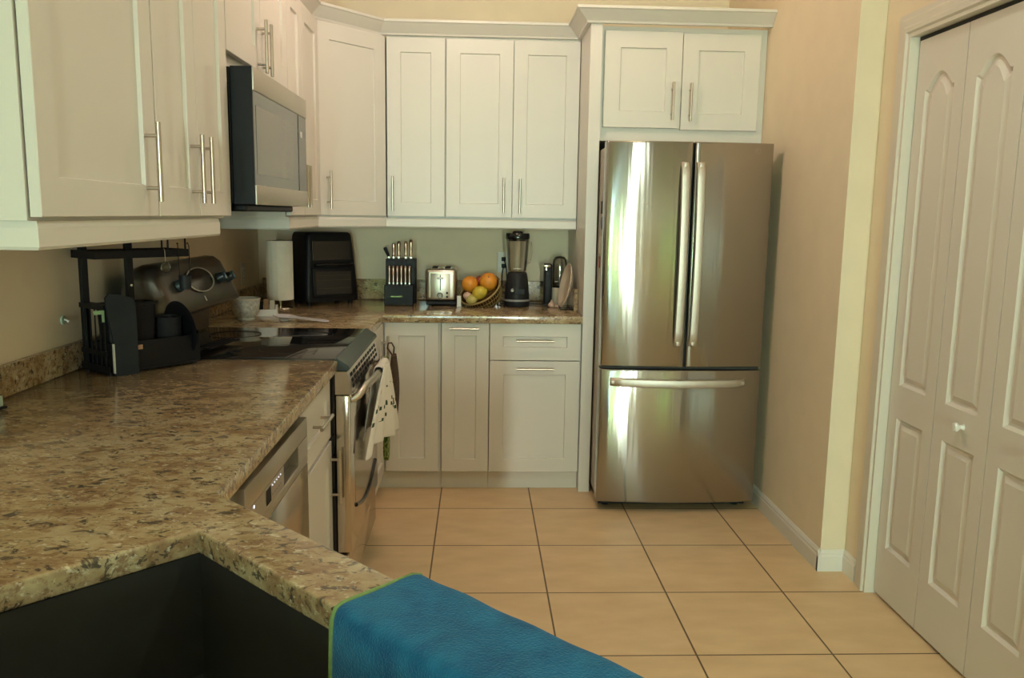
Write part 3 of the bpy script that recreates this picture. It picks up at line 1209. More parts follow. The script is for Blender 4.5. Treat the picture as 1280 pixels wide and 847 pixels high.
# ------------------------------------------------------------------ range
rg = thing('range', 'stainless electric range with black glass cooktop and a towel on its door', 'stove', (-0.34, -1.066, 0.0), Q90)
RW = 0.764
RB = XL + 0.34 + 0.76 + 0.0  # helper, unused depth reference
MB().box(0.0, RW, -0.028, 0.735, 0.06, 0.905, 0.003).build('body', 'black_gloss', rg)
for x in (0.04, RW - 0.07):
    for y in (0.03, 0.66):
        MB().lathe([(0, 0), (0.016, 0), (0.016, 0.012), (0.010, 0.0595), (0, 0.0595)], (x + 0.015, y + 0.015, 0), 14).build('foot', 'black_satin', rg)
ct = MB()
ct.box(0.0, RW, -0.030, 0.66, 0.906, 0.929, 0.004)
ct = ct.build('cooktop', 'glass_black', rg, smooth=40)
for bx_, by_, br_ in ((0.20, 0.17, 0.105), (0.57, 0.16, 0.085), (0.20, 0.47, 0.08), (0.57, 0.47, 0.10)):
    e_ = MB()
    e_.lathe([(br_, 0), (br_ + 0.002, 0), (br_ + 0.002, 0.0004), (br_, 0.0004)], (bx_, by_, 0.9291), 40, closed=True)
    e_.build('burner_ring', 'charcoal', ct, smooth=60)
# sloped steel trim in front of the glass
ft = MB()
ft.extrude_profile([(-0.030, 0.929), (-0.036, 0.932), (-0.078, 0.905), (-0.082, 0.894), (-0.076, 0.888), (-0.030, 0.888)], (-0.001, 0, 0), (RW + 0.001, 0, 0), (0, 1, 0), (0, 0, 1))
ft.build('front_trim', 'dark_teal', rg)
# door: vented upper strip, glass window, steel surround
dz0, dz1 = 0.225, 0.800
od = MB()
od.box(0.002, RW - 0.002, -0.080, -0.030, dz0, dz1, 0.006)
od = od.build('oven_door', 'range_steel', rg, smooth=40)
vp = MB()
vp.extrude_profile([(-0.030, 0.803), (-0.088, 0.803), (-0.088, 0.808), (-0.072, 0.884), (-0.030, 0.884)], (0.002, 0, 0), (RW - 0.002, 0, 0), (0, 1, 0), (0, 0, 1))
vp = vp.build('vent_panel', 'range_steel', rg)
vt = RX(-math.atan2(0.016, 0.076))
for k in range(11):
    for j in range(3):
        MB(xf=T(0.045 + k * 0.064, -0.0845 + 0.0042 * j, 0.824 + 0.020 * j) @ vt).box(0, 0.044, -0.0008, 0.0008, -0.006, 0.006).build('vent_slot', 'black_matte', vp)
wn = MB()
pts = [(0.10, 0.70), (0.664, 0.70)] + [(0.664 - 0.564 * t, 0.37 - 0.055 * math.sin(PI * t)) for t in [i / 20 for i in range(21)]]
wn.extrude_profile(pts, (0, -0.0812, 0), (0, -0.0795, 0), (1, 0, 0), (0, 0, 1))
wn = wn.build('oven_window', 'range_steel', od)
arc = MB()  # dark reflection curving across the oven door, built in as a black tube
arc.tube([(0.664 - 0.564 * t, -0.0825, 0.37 - 0.055 * math.sin(PI * t)) for t in [i / 20 for i in range(21)]], 0.0075, 8)
arc.build('reflection_arc', 'black_gloss', od, smooth=50)
MB().box(0.002, RW - 0.002, -0.070, -0.030, 0.062, 0.217, 0.006).build('storage_drawer', 'range_steel', rg, smooth=40)
hd = MB()
hp = [(0.05, -0.078, 0.775), (0.052, -0.102, 0.790), (0.075, -0.117, 0.806)] + [(0.075 + (RW - 0.15) * t, -0.115 - 0.022 * math.sin(PI * t), 0.812) for t in [i / 12 for i in range(1, 12)]] + [(RW - 0.075, -0.117, 0.806), (RW - 0.052, -0.102, 0.790), (RW - 0.05, -0.078, 0.775)]
hd.tube(hp, 0.0112, 12, flat=1.2)
hd.build('handle', 'steel', od, smooth=50)
# back control panel, rounded and leaning
bg = MB()
prof_b = [(0.640, 0.930), (0.630, 1.030), (0.522, 1.052), (0.505, 1.064), (0.503, 1.076), (0.527, 1.13), (0.558, 1.195), (0.572, 1.224), (0.592, 1.238), (0.625, 1.240), (0.660, 1.225), (0.680, 1.19), (0.690, 0.930)]
ys = [0.006, 0.014, 0.030, 0.055] + [0.055 + (RW - 0.11) * i / 10 for i in range(1, 10)] + [RW - 0.055, RW - 0.030, RW - 0.014, RW - 0.006]


def endfac(x):
    d = min(x - 0.006, RW - 0.006 - x)
    if d >= 0.05:
        return 0.0
    t = 1 - d / 0.05
    return 0.05 * (1 - math.sqrt(max(0, 1 - t * t)))


rings = []
for x in ys:
    dz = endfac(x)
    rings.append([bg.v((x, y, z - dz * max(0, (z - 1.05) / 0.19))) for y, z in prof_b])
for a, b in zip(rings, rings[1:]):
    for i in range(len(prof_b)):
        j = (i + 1) % len(prof_b)
        bg.f((a[i], a[j], b[j], b[i]))
bg.f(rings[0])
bg.f(rings[-1])
bg = bg.build('control_panel', 'dark_steel', rg, smooth=50)
tilt = math.atan2(1.195 - 1.076, 0.558 - 0.503)
nrm = RX(PI / 2 - (PI / 2 - tilt))


def on_panel(x, z):
    t = (z - 1.076) / (1.195 - 1.076)
    return T(x, 0.503 + 0.055 * t - 0.003, z) @ RX(tilt)


def knob(parent, x, z, r, ring=False):
    if ring:
        mb_ = MB(xf=on_panel(x, z))
        mb_.lathe([(r * 1.55, 0), (r * 1.72, 0), (r * 1.72, 0.006), (r * 1.55, 0.006)], seg=36, closed=True)
        mb_.build('bezel', 'steel', parent, smooth=50)
    mb_ = MB(xf=on_panel(x, z))
    mb_.lathe([(0, 0), (r, 0), (r, 0.005), (r * 0.86, 0.018), (r * 0.78, 0.026), (r * 0.6, 0.028), (0, 0.028)], seg=28)
    mb_.box(-r * 0.16, r * 0.16, -r * 0.8, r * 0.8, 0.027, 0.036, 0.002)
    return mb_.build('knob', 'dark_teal', parent, smooth=40)


ov = MB(xf=on_panel(0.375, 1.165))
ov.lathe([(0.046, 0.001), (0.050, 0.001), (0.050, 0.005), (0.046, 0.005)], seg=48, closed=True, sx=2.9)
ov = ov.build('clock_bezel', 'steel', bg, smooth=50)
MB(xf=on_panel(0.375, 1.165)).lathe([(0, 0.001), (0.0455, 0.001), (0.0455, 0.003), (0, 0.003)], seg=48, sx=2.9).build('clock_panel', 'black_gloss', ov)
knob(bg, 0.585, 1.155, 0.022)
knob(bg, 0.690, 1.150, 0.022)
knob(bg, 0.14, 1.160, 0.022)
MB(xf=on_panel(0.340, 1.100)).box(-0.003, 0.003, -0.012, 0.008, 0, 0.002).build('indicator', 'white_plastic', bg)

# ------------------------------------------------------------------ microwave
mw = thing('microwave', 'stainless over-range microwave with black side', 'microwave', (-0.595, -1.184, 1.448), Q90)
MW_W, MW_H = 0.795, 0.427
MB().box(0.002, MW_W - 0.002, 0.006, 0.485, 0.004, MW_H - 0.002, 0.003).build('body', 'black_satin', mw)
MB().box(0.0005, MW_W - 0.0005, -0.0635, 0.0045, 0.0, MW_H, 0.002).build('door_back', 'black_satin', mw)
fr = MB()
yf0, yf1 = -0.069, -0.0637
fr.box(0, MW_W, yf0, yf1, 0.355, MW_H, 0.001)
fr.box(0, MW_W, yf0, yf1, 0.0, 0.062, 0.001)
fr = fr.build('door_frame', 'satin_steel', mw, smooth=40)
fg = MB()
fg.box(0, MW_W, yf0 + 0.003, yf1, 0.0625, 0.3545)
fg = fg.build('door_glass', 'mw_glass', mw)
MB().box(0.028, 0.580, yf0 + 0.0018, yf0 + 0.0028, 0.098, 0.312).build('window_mesh', 'mw_window', fg)
MB().box(0.648, 0.652, yf0 + 0.0012, yf0 + 0.0028, 0.0627, 0.3543).build('panel_seam', 'black_gloss', fg)
MB().box(0.684, 0.716, yf0 + 0.0015, yf0 + 0.0028, 0.270, 0.294).build('display', 'white_plastic', fg)
un = MB()
un.box(0.06, MW_W - 0.06, -0.02, 0.36, -0.022, 0.002, 0.006)
un.build('underside_vent', 'black_satin', mw)

# ------------------------------------------------------------------ refrigerator
rf = thing('refrigerator', 'tall stainless french-door refrigerator with bottom freezer drawer', 'refrigerator', (1.155, 0.36, 0))
rx0, rx1 = 0.768 - 1.155, 1.545 - 1.155
RCX = (rx0 + rx1) / 2
MB().box(rx0 + 0.012, rx1 - 0.012, -0.315, 0.36, 0.045, 1.752, 0.004).build('body', 'fridge_side', rf)
MB().box(rx0 + 0.02, rx1 - 0.02, -0.32, 0.30, 0.012, 0.0445).build('base_grille', 'black_satin', rf)
for x in (rx0 + 0.06, rx1 - 0.06):
    MB().lathe([(0, 0), (0.022, 0), (0.022, 0.0115), (0, 0.0115)], (x, -0.28, 0), 16).build('foot', 'black_satin', rf)


def arcy(x):
    h = (rx1 - rx0) / 2
    return -0.393 - 0.026 * (1 - ((x - RCX) / h) ** 2)


def fridge_front(name, x0, x1, z0, z1):
    mb_ = MB()
    n = 18
    xs = [x0, x0 + 0.003, x0 + 0.008] + [x0 + 0.008 + (x1 - x0 - 0.016) * i / n for i in range(1, n)] + [x1 - 0.008, x1 - 0.003, x1]
    ed = [0.008, 0.0025, 0] + [0] * (n - 1) + [0, 0.0025, 0.008]
    zs = [z0, z0 + 0.003, z0 + 0.008, z1 - 0.008, z1 - 0.003, z1]
    ez = [0.008, 0.0025, 0, 0, 0.0025, 0.008]
    fr_ = [[mb_.v((x, arcy(x) + max(e, g), z)) for x, e in zip(xs, ed)] for z, g in zip(zs, ez)]
    bk = [[mb_.v((x, -0.3165, z)) for x in xs] for z in (z0, z1)]
    for i in range(len(zs) - 1):
        for j in range(len(xs) - 1):
            mb_.f((fr_[i][j], fr_[i][j + 1], fr_[i + 1][j + 1], fr_[i + 1][j]))
    for j in range(len(xs) - 1):
        mb_.f((bk[0][j], bk[0][j + 1], fr_[0][j + 1], fr_[0][j]))
        mb_.f((bk[1][j + 1], bk[1][j], fr_[-1][j], fr_[-1][j + 1]))
        mb_.f((bk[0][j + 1], bk[0][j], bk[1][j], bk[1][j + 1]))
    for j in (0, -1):
        mb_.f([bk[0][j]] + [fr_[i][j] for i in range(len(zs))] + [bk[1][j]])
    return mb_.build(name, 'fridge_steel', rf, smooth=40)


xm = 1.1665 - 1.155
dl = fridge_front('door', rx0, xm - 0.005, 0.722, 1.772)
dr_ = fridge_front('door', xm + 0.005, rx1, 0.722, 1.772)
fz = fridge_front('freezer_drawer', rx0, rx1, 0.048, 0.708)
MB().box(rx0 + 0.006, rx1 - 0.006, -0.372, -0.318, 0.7085, 0.7215).build('gasket', 'gasket', rf)
MB().box(xm - 0.0048, xm + 0.0048, -0.375, -0.318, 0.724, 1.770).build('gasket', 'gasket', rf)


def fridge_handle(parent, a, b, const, vert):
    mb_ = MB()
    n = 24
    hw = 0.0205
    prof_ = []
    for i in range(n + 1):
        t = i / n
        s = a + (b - a) * t
        e = min(t, 1 - t)
        lift = 0.018 + 0.022 * math.sin(PI * t) + (-0.016 if i in (0, n) else 0)
        prof_.append((s, lift))
    rows_ = []
    for s, lf in prof_:
        if vert:
            yy = arcy(const) - lf
            cs_ = [(const - hw, yy + 0.006, s), (const - hw * 0.8, yy - 0.003, s), (const, yy - 0.007, s), (const + hw * 0.8, yy - 0.003, s), (const + hw, yy + 0.006, s), (const, yy + 0.009, s)]
        else:
            yy = arcy(s) - lf
            cs_ = [(s, yy + 0.006, const - hw), (s, yy - 0.003, const - hw * 0.8), (s, yy - 0.007, const), (s, yy - 0.003, const + hw * 0.8), (s, yy + 0.006, const + hw), (s, yy + 0.009, const)]
        rows_.append([mb_.v(p) for p in cs_])
    for p, q in zip(rows_, rows_[1:]):
        for i in range(6):
            mb_.f((p[i], p[(i + 1) % 6], q[(i + 1) % 6], q[i]))
    mb_.f(rows_[0])
    mb_.f(rows_[-1])
    # end posts
    for s in (a + 0.02, b - 0.02):
        if vert:
            mb_.box(const - 0.010, const + 0.010, arcy(const) - 0.02, arcy(const) + 0.002, s - 0.018, s + 0.018, 0.003)
        else:
            mb_.box(s - 0.018, s + 0.018, arcy(s) - 0.02, arcy(s) + 0.002, const - 0.010, const + 0.010, 0.003)
    mb_.build('handle', 'satin_nickel', parent, smooth=50)


fridge_handle(dl, 0.825, 1.680, 1.126 - 1.155, True)
fridge_handle(dr_, 0.825, 1.680, 1.198 - 1.155, True)
fridge_handle(fz, 0.815 - 1.155, 1.462 - 1.155, 0.648, False)
lg = MB(xf=T(1.466 - 1.155, arcy(1.466 - 1.155) - 0.0004, 1.735) @ RX(PI / 2))
lg.lathe([(0.010, 0), (0.0115, 0), (0.0115, 0.0012), (0.010, 0.0012)], seg=24, closed=True)
lg.box(-0.003, -0.0015, -0.004, 0.005, 0, 0.001).box(-0.003, 0.002, -0.004, -0.0025, 0, 0.001).box(0.003, 0.007, -0.001, 0.0005, 0, 0.001)
lg.build('emblem', 'chrome', dr_)
# magnets on the side
for nm, lab, y, z, w_, h_, mt in (('magnet', 'small black magnet, topmost on the refrigerator side', 0.150, 1.470, 0.03, 0.060, 'black_satin'),
                                  ('magnet', 'round dark blue magnet on the refrigerator side below the black one', 0.130, 1.395, 0.05, 0.075, 'blue_magnet'),
                                  ('paper_note', 'pale paper note stuck on the refrigerator side under the blue magnet', 0.165, 1.290, 0.05, 0.085, 'card'),
                                  ('magnet', 'dark red magnet, lowest on the refrigerator side', 0.185, 1.205, 0.05, 0.055, 'red_skin')):
    if mt == 'blue_magnet':
        mb_ = MB(xf=RY(-PI / 2)).lathe([(0, 0), (0.032, 0), (0.032, 0.003), (0.02, 0.0065), (0, 0.007)], seg=20)
    else:
        mb_ = MB().box(-0.0045, 0, -w_ / 2, w_ / 2, -h_ / 2, h_ / 2, 0.001)
    o = mb_.build(nm, mt)
    o.location = (1.155 + rx0 + 0.012, y, z)
    tag(o, lab, 'magnet' if nm == 'magnet' else 'note')

# ================================================================== small things
# --- things on the left counter end, by the range
b = thing('bowl', 'small speckled white ceramic bowl at the back corner of the range', 'bowl', (-0.905, 0.0, ZC))
mb = MB()
mb.lathe([(0, 0.0), (0.040, 0.0), (0.042, 0.006), (0.040, 0.009), (0.052, 0.022), (0.062, 0.050), (0.066, 0.080), (0.068, 0.098), (0.066, 0.100), (0.063, 0.097), (0.060, 0.070), (0.053, 0.035), (0.040, 0.016), (0, 0.013)], seg=40)
mb.build('bowl_wall', 'speckled_ceramic', b, smooth=50)
MB().lathe([(0.0625, 0.060), (0.064, 0.0965), (0.0655, 0.101), (0.068, 0.1015), (0.0692, 0.099), (0.0675, 0.094), (0.066, 0.099), (0.062, 0.09)], seg=40, closed=True).build('rim', 'bowl_lining', b, smooth=60)

tr = thing('tray', 'low white box tray holding sachets, between the speckled bowl and paper towels', 'tray', (-0.865, 0.17, ZC), math.radians(10))
mb = MB()
mb.box(-0.065, 0.065, -0.05, 0.05, 0, 0.004).box(-0.065, 0.065, -0.05, -0.046, 0.0041, 0.032).box(-0.065, 0.065, 0.046, 0.05, 0.0041, 0.045)
mb.box(-0.065, -0.061, -0.0459, 0.0459, 0.0041, 0.045).box(0.061, 0.065, -0.0459, 0.0459, 0.0041, 0.045)
mb.build('box', 'white_plastic', tr)
pk = [(-0.042, 'brown_paper', 0.078, 'brown paper sachet, leftmost in the white tray'), (-0.014, 'black_matte', 0.060, 'black sachet standing in the white tray between brown and white ones'),
      (0.012, 'brown_paper', 0.070, 'brown paper sachet in the middle of the white tray'), (0.040, 'card', 0.064, 'white card sachet, rightmost in the white tray')]
for x, mt, h, lab in pk:
    o = MB(xf=RZ(math.radians(10)) @ RX(math.radians(-9))).box(-0.012, 0.012, -0.004, 0.004, 0, h, 0.0015).box(-0.012, 0.012, -0.0015, 0.0015, h - 0.001, h + 0.004).build('sachet', mt)
    p = RZ(math.radians(10)) @ Vector((x, -0.006, 0.0045))
    o.location = (-0.865 + p.x, 0.17 + p.y, ZC + p.z)
    tag(o, lab, 'sachet', 'sachets in the white tray')

sr = thing('spoon_rest', 'white glazed spoon rest with long handle behind the black cooktop', 'spoon rest', (-0.72, -0.02, ZC + 0.001), math.radians(-24))
mb = MB()
rows = []
n = 26
for i in range(n + 1):
    t = i / n
    x = -0.062 + 0.30 * t
    if t < 0.42:
        q = t / 0.42
        hw = 0.044 * math.sqrt(max(0.0, 1 - (2 * q - 1) ** 2)) if q < 0.55 else 0.044 * math.sqrt(max(0.0, 1 - (2 * 0.55 - 1) ** 2)) * (1 - (q - 0.55) / 0.45) + 0.017 * ((q - 0.55) / 0.45)
    else:
        hw = 0.017 + 0.006 * (t - 0.42)
    if i == n:
        hw = 0.012
    hw = max(hw, 0.004)
    dep = 0.015 * max(0, 1 - abs(t - 0.2) / 0.24)
    zb0 = 0.020 - 0.013 * t
    rows.append([(x, -hw, zb0 + 0.004), (x, -hw * 0.8, zb0), (x, 0, zb0 - dep), (x, hw * 0.8, zb0), (x, hw, zb0 + 0.004)])
mb.grid(rows)
mb.build('dish', 'lilac_ceramic', sr, smooth=60, mods=(('SOLIDIFY', dict(thickness=0.004, offset=0)), ('SUBSURF', dict(levels=1, render_levels=2))))
MB().lathe([(0, 0), (0.022, 0), (0.024, 0.003), (0.020, 0.0035), (0, 0.0035)], (0.0, 0, -0.0006), 20).build('foot_ring', 'lilac_ceramic', sr, smooth=50)

ph = thing('paper_towel_holder', 'chrome paper towel holder standing left of the black oven', 'holder', (-0.845, 0.43, ZC))
MB().lathe([(0, 0), (0.062, 0), (0.064, 0.004), (0.060, 0.010), (0.012, 0.013), (0.0, 0.013)], seg=36).build('base', 'chrome', ph, smooth=40)
MB().lathe([(0, 0.0131), (0.006, 0.0131), (0.006, 0.346), (0.005, 0.350), (0, 0.350)], seg=18).build('rod', 'chrome', ph, smooth=40)
pr_ = thing('paper_towel_roll', 'white paper towel roll on the chrome holder', 'paper towels', (-0.845, 0.43, ZC + 0.0505))
mb = MB()
ro = [0.0662 + 0.0007 * math.sin(k * 2.1) for k in range(48)]
rings = []
for z, s in ((0.0, 0.985), (0.003, 1.0), (0.150, 1.0), (0.300, 1.0), (0.303, 0.985)):
    rings.append([mb.v((ro[k] * s * math.cos(2 * PI * k / 48), ro[k] * s * math.sin(2 * PI * k / 48), z)) for k in range(48)])
inn = [[mb.v((0.021 * math.cos(2 * PI * k / 48), 0.021 * math.sin(2 * PI * k / 48), z)) for k in range(48)] for z in (0.303, 0.0)]
rings = rings + inn
for a, c in zip(rings, rings[1:] + rings[:1]):
    for k in range(48):
        j = (k + 1) % 48
        mb.f((a[k], a[j], c[j], c[k]))
# loose sheet end
rows = [[(0.0672 * math.cos(a_) * (1 + e), 0.0672 * math.sin(a_) * (1 + e), z) for a_, e in ((-0.9, 0.0), (-0.6, 0.004), (-0.3, 0.015), (-0.05, 0.05))] for z in (0.002, 0.1, 0.2, 0.301)]
mb.grid(rows)
mb.build('paper', 'paper', pr_, smooth=50)
MB().lathe([(0.0195, 0.001), (0.0208, 0.001), (0.0208, 0.302), (0.0195, 0.302)], seg=30, closed=True).build('core', 'brown_paper', pr_, smooth=50)

# --- black air fryer oven, turned to face the room from the corner
af = thing('toaster_oven', 'large black air fryer oven with glass door standing in the back corner', 'oven', (-0.748, 0.590, ZC), math.radians(36))
w_, d_, h_ = 0.325, 0.245, 0.392
mb = MB()
N = 8
levels = [0.016, 0.022, 0.06, 0.12, 0.20, 0.28, 0.34, 0.372, 0.386, h_]
rings = []
for z in levels:
    t = (z - 0.016) / (h_ - 0.016)
    ins = 0.026 * t ** 1.3 + (0.010 if z == h_ else 0.004 if z == 0.386 else 0.0) + (0.006 if z == 0.016 else 0)
    lean = 0.030 * t ** 1.5
    x0, x1, y0_, y1_ = ins, w_ - ins, lean + (0.01 if z == h_ else 0), d_ - 0.4 * ins
    rc = 0.030
    ring = []
    for cx, cy, a0 in ((x1 - rc, y0_ + rc, -PI / 2), (x1 - rc, y1_ - rc, 0), (x0 + rc, y1_ - rc, PI / 2), (x0 + rc, y0_ + rc, PI)):
        for k in range(N + 1):
            a_ = a0 + PI / 2 * k / N
            ring.append(mb.v((cx + rc * math.cos(a_), cy + rc * math.sin(a_), z)))
    rings.append(ring)
for a, c in zip(rings, rings[1:]):
    for k in range(len(a)):
        j = (k + 1) % len(a)
        mb.f((a[k], a[j], c[j], c[k]))
mb.f(rings[0][::-1])
mb.f(rings[-1])
mb.build('body', 'black_satin', af, smooth=50)
front = T(0, -0.0015, 0) @ T(0, 0, 0.03) @ RX(-math.atan2(0.024, 0.33))
MB(xf=front).box(0.052, 0.278, -0.004, 0.001, 0.212, 0.318, 0.002).build('control_panel', 'oven_glass', af)
dz = MB(xf=front)
dz.box(0.042, 0.288, -0.012, 0.001, 0.012, 0.172, 0.004)
dz = dz.build('door', 'black_satin', af, smooth=40)
MB(xf=front).box(0.060, 0.270, -0.0135, -0.0125, 0.026, 0.150).build('window', 'oven_glass', dz)
for z in (0.058, 0.102, 0.128):
    MB(xf=front).box(0.066, 0.264, -0.0145, -0.0136, z, z + 0.002).build('rack_line', 'dark_steel', dz)
hm = MB(xf=front)
hm.tube([(0.060, -0.012, 0.186), (0.060, -0.040, 0.188), (0.074, -0.046, 0.188), (0.256, -0.046, 0.188), (0.270, -0.040, 0.188), (0.270, -0.012, 0.186)], 0.008, 10)
hm.build('handle', 'black_gloss', af, smooth=50)
for x in (0.04, w_ - 0.04):
    for y in (0.04, d_ - 0.04):
        MB().lathe([(0, 0), (0.013, 0), (0.015, 0.017), (0, 0.017)], (x, y, 0), 14).build('foot', 'black_satin', af)

# --- knife block and knives
kb = thing('knife_block', 'black knife block with a slatted stepped front near the toaster', 'knife block', (-0.334, 0.655, ZC))
MB().box(0, 0.160, 0.0, 0.085, 0.0, 0.112, 0.003).build('front_block', 'black_satin', kb)
MB().box(0, 0.165, 0.0855, 0.205, 0.0, 0.250, 0.003).build('back_block', 'black_satin', kb)
lgk = MB(xf=T(0.068, -0.0006, 0.050) @ RX(PI / 2))
for k in range(6):
    lgk.tube([(-0.030 + 0.011 * k, -0.004, 0.0005), (-0.028 + 0.011 * k, 0.006 - (k % 2) * 0.002, 0.0005), (-0.023 + 0.011 * k, -0.003, 0.0005), (-0.019 + 0.011 * k, -0.001, 0.0005)], 0.0014, 6)
lgk.build('script_mark', 'chrome', kb)


def knife(label, x, y, z, L, r, mat, group, lean=0.0, tip=0.0):
    k = thing('knife', label, 'knife', (x, y, z), 0, group)
    xf_ = RY(tip) @ RX(lean)
    m1 = MB(xf=xf_)
    m1.lathe([(0, 0.0), (r * 0.95, 0.0), (r * 0.80, L * 0.12), (r * 0.92, L * 0.45), (r * 1.05, L * 0.80), (r * 0.98, L * 0.94), (r * 0.5, L), (0, L)], (0, 0, 0.012), 14, sy=1.35)
    m1.build('handle', mat, k, smooth=50)
    MB(xf=xf_).box(-r * 0.55, r * 0.55, -r * 1.1, r * 1.1, 0.0, 0.0118, 0.0008).build('bolster', 'steel', k)
    return k


nth = ['leftmost', 'second from left', 'third from left', 'third from right', 'second from right', 'rightmost']
for i in range(6):
    knife('small coppery steak knife, %s in the front row of the knife block' % nth[i], -0.310 + 0.0222 * i, 0.708, ZC + 0.1125, 0.092, 0.0078, 'copper_handle', 'steak knives in the front row of the knife block')
for i, (x, L) in enumerate(((-0.294, 0.085), (-0.265, 0.096), (-0.226, 0.097), (-0.197, 0.106))):
    knife('large coppery-handled knife in the back row of the knife block, %s of four' % ['leftmost', 'second from left', 'second from right', 'rightmost'][i], x, 0.795, ZC + 0.2505, L - 0.012, 0.0108, 'copper_handle', 'large knives in the back row of the knife block')
knife('black-handled tool leaning left at the back corner of the knife block', -0.318, 0.800, ZC + 0.2505, 0.055, 0.010, 'black_satin', None, 0.0, math.radians(-24))

# --- toaster
to = thing('toaster', 'stainless two-slice toaster standing end-on beside the fruit basket', 'toaster', (-0.022, 0.640, ZC))
MB().box(-0.083, 0.083, 0.003, 0.262, 0.006, 0.028, 0.006).build('base', 'black_satin', to)
for x in (-0.06, 0.06):
    for y in (0.03, 0.235):
        MB().box(x - 0.009, x + 0.009, y - 0.009, y + 0.009, 0.0, 0.0058, 0.001).build('foot', 'black_satin', to)
mb = MB()
mb.box(-0.086, 0.086, 0.0, 0.265, 0.0285, 0.205, 0.022, 5)
mb.build('shell', 'steel', to, smooth=50)
fp = MB()
fp.box(-0.056, 0.050, -0.004, 0.001, 0.040, 0.180, 0.003)
fp = fp.build('end_plate', 'steel', to, smooth=40)
MB().box(-0.0055, -0.0005, -0.0052, -0.0042, 0.088, 0.172).build('lever_slot', 'black_satin', fp)
MB().box(-0.020, 0.014, -0.022, -0.0043, 0.150, 0.160, 0.003).build('lever', 'chrome', fp)
MB(xf=T(-0.005, -0.004, 0.060) @ RX(PI / 2)).lathe([(0, 0), (0.0165, 0), (0.0155, 0.010), (0.012, 0.013), (0, 0.013)], seg=24).build('dial', 'dark_steel', fp, smooth=40)
for z in (0.052, 0.074):
    MB(xf=T(0.034, -0.004, z) @ RX(PI / 2)).lathe([(0, 0), (0.006, 0), (0.006, 0.004), (0, 0.0045)], seg=16).build('button', 'black_satin', fp, smooth=40)
for x in (-0.035, 0.035):
    sl = MB()
    sl.box(x - 0.016, x + 0.016, 0.045, 0.225, 0.2045, 0.2065).build('slot', 'black_matte', to)
    MB().box(x - 0.020, x - 0.0165, 0.040, 0.230, 0.2045, 0.211, 0.001).box(x + 0.0165, x + 0.020, 0.040, 0.230, 0.2045, 0.211, 0.001).build('slot_guide', 'steel', to)

# --- tipped fruit basket and fruit
nx = Vector((-0.42, -0.46, 0.78)).normalized()
OC = Vector((0.192, 0.672, ZC + 0.088))
q = Vector((0, 0, 1)).rotation_difference(nx).to_matrix().to_4x4()
fb = thing('fruit_basket', 'tan woven wire fruit basket tipped on its side and full of citrus', 'basket', (OC.x + 0.035, OC.y + 0.04, ZC))
bx = T(-(OC.x + 0.035), -(OC.y + 0.04), -ZC) @ T(*OC) @ q
sh = MB(xf=bx)
pf = [(0.030, -0.104), (0.060, -0.100), (0.085, -0.085), (0.103, -0.060), (0.114, -0.030), (0.119, 0.0)]
sh.lathe(pf, seg=44)
sh.build('weave', 'wicker', fb, mods=(('WIREFRAME', dict(thickness=0.0042, use_even_offset=False)),))
MB(xf=bx).lathe([(0, -0.1045), (0.030, -0.1045), (0.030, -0.1015), (0, -0.1015)], seg=44).build('bottom', 'wicker', fb)
MB(xf=bx).tube([(0.120 * math.cos(2 * PI * k / 40), 0.120 * math.sin(2 * PI * k / 40), 0.002) for k in range(40)], 0.0058, 8, closed=True).build('rim', 'wicker', fb, smooth=60)
MB(xf=bx).lathe([(0.0, -0.0985), (0.058, -0.0975), (0.083, -0.083), (0.101, -0.059), (0.112, -0.030), (0.116, -0.001), (0.1155, -0.001), (0.111, -0.030), (0.100, -0.058), (0.082, -0.082), (0.057, -0.0965), (0.0, -0.0975)], seg=44, closed=False).build('liner', 'amber_plastic', fb, smooth=60)


def fruit(name, label, cat, c, r, mat, sz=1.0, rot=None, tipz=0.0):
    t = thing(name, label, cat, c, 0, 'fruit in the tipped basket')
    mb_ = MB(xf=rot)
    n_ = 16
    pr2 = []
    for i in range(n_ + 1):
        a_ = PI * i / n_
        rr = r * math.sin(a_)
        zz = -r * sz * math.cos(a_)
        if tipz and (i <= 2 or i >= n_ - 2):
            zz *= 1 + tipz * (1 - abs(math.sin(a_)) * 2)
        if not tipz and i >= n_ - 1:
            zz -= r * 0.04
        pr2.append((0 if i in (0, n_) else rr, zz))
    mb_.lathe(pr2, seg=28)
    mb_.build('flesh', mat, t, smooth=80)
    st = MB(xf=rot)
    st.lathe([(0, r * sz * (1 + tipz) - 0.004), (0.004, r * sz * (1 + tipz) - 0.003), (0.003, r * sz * (1 + tipz) + 0.0015), (0, r * sz * (1 + tipz) + 0.0015)], seg=8)
    st.build('stem_button', 'wicker', t)


fruit('orange', 'large orange at the top right of the fruit basket', 'orange', (0.238, 0.655, 1.062), 0.050, 'orange_skin', 0.96, RX(0.9))
fruit('orange', 'slightly smaller orange at the top left of the fruit basket', 'orange', (0.136, 0.650, 1.048), 0.046, 'orange_skin', 0.96, RX(-0.3))
fruit('lemon', 'yellow lemon lying in front between the two oranges', 'lemon', (0.190, 0.598, 1.006), 0.036, 'lemon_skin', 1.15, RY(1.2), 0.10)
fruit('lemon', 'small pale lemon lowest at the front of the fruit basket', 'lemon', (0.148, 0.590, 0.968), 0.026, 'pale_lemon_skin', 1.15, RY(1.4), 0.10)
fruit('onion', 'tan round fruit at the left edge below the left orange', 'fruit', (0.124, 0.633, 0.985), 0.024, 'garlic_skin', 0.95)
fruit('plum', 'small dark red fruit peeking between the oranges at the back', 'fruit', (0.190, 0.700, 1.063), 0.027, 'red_skin', 1.0)

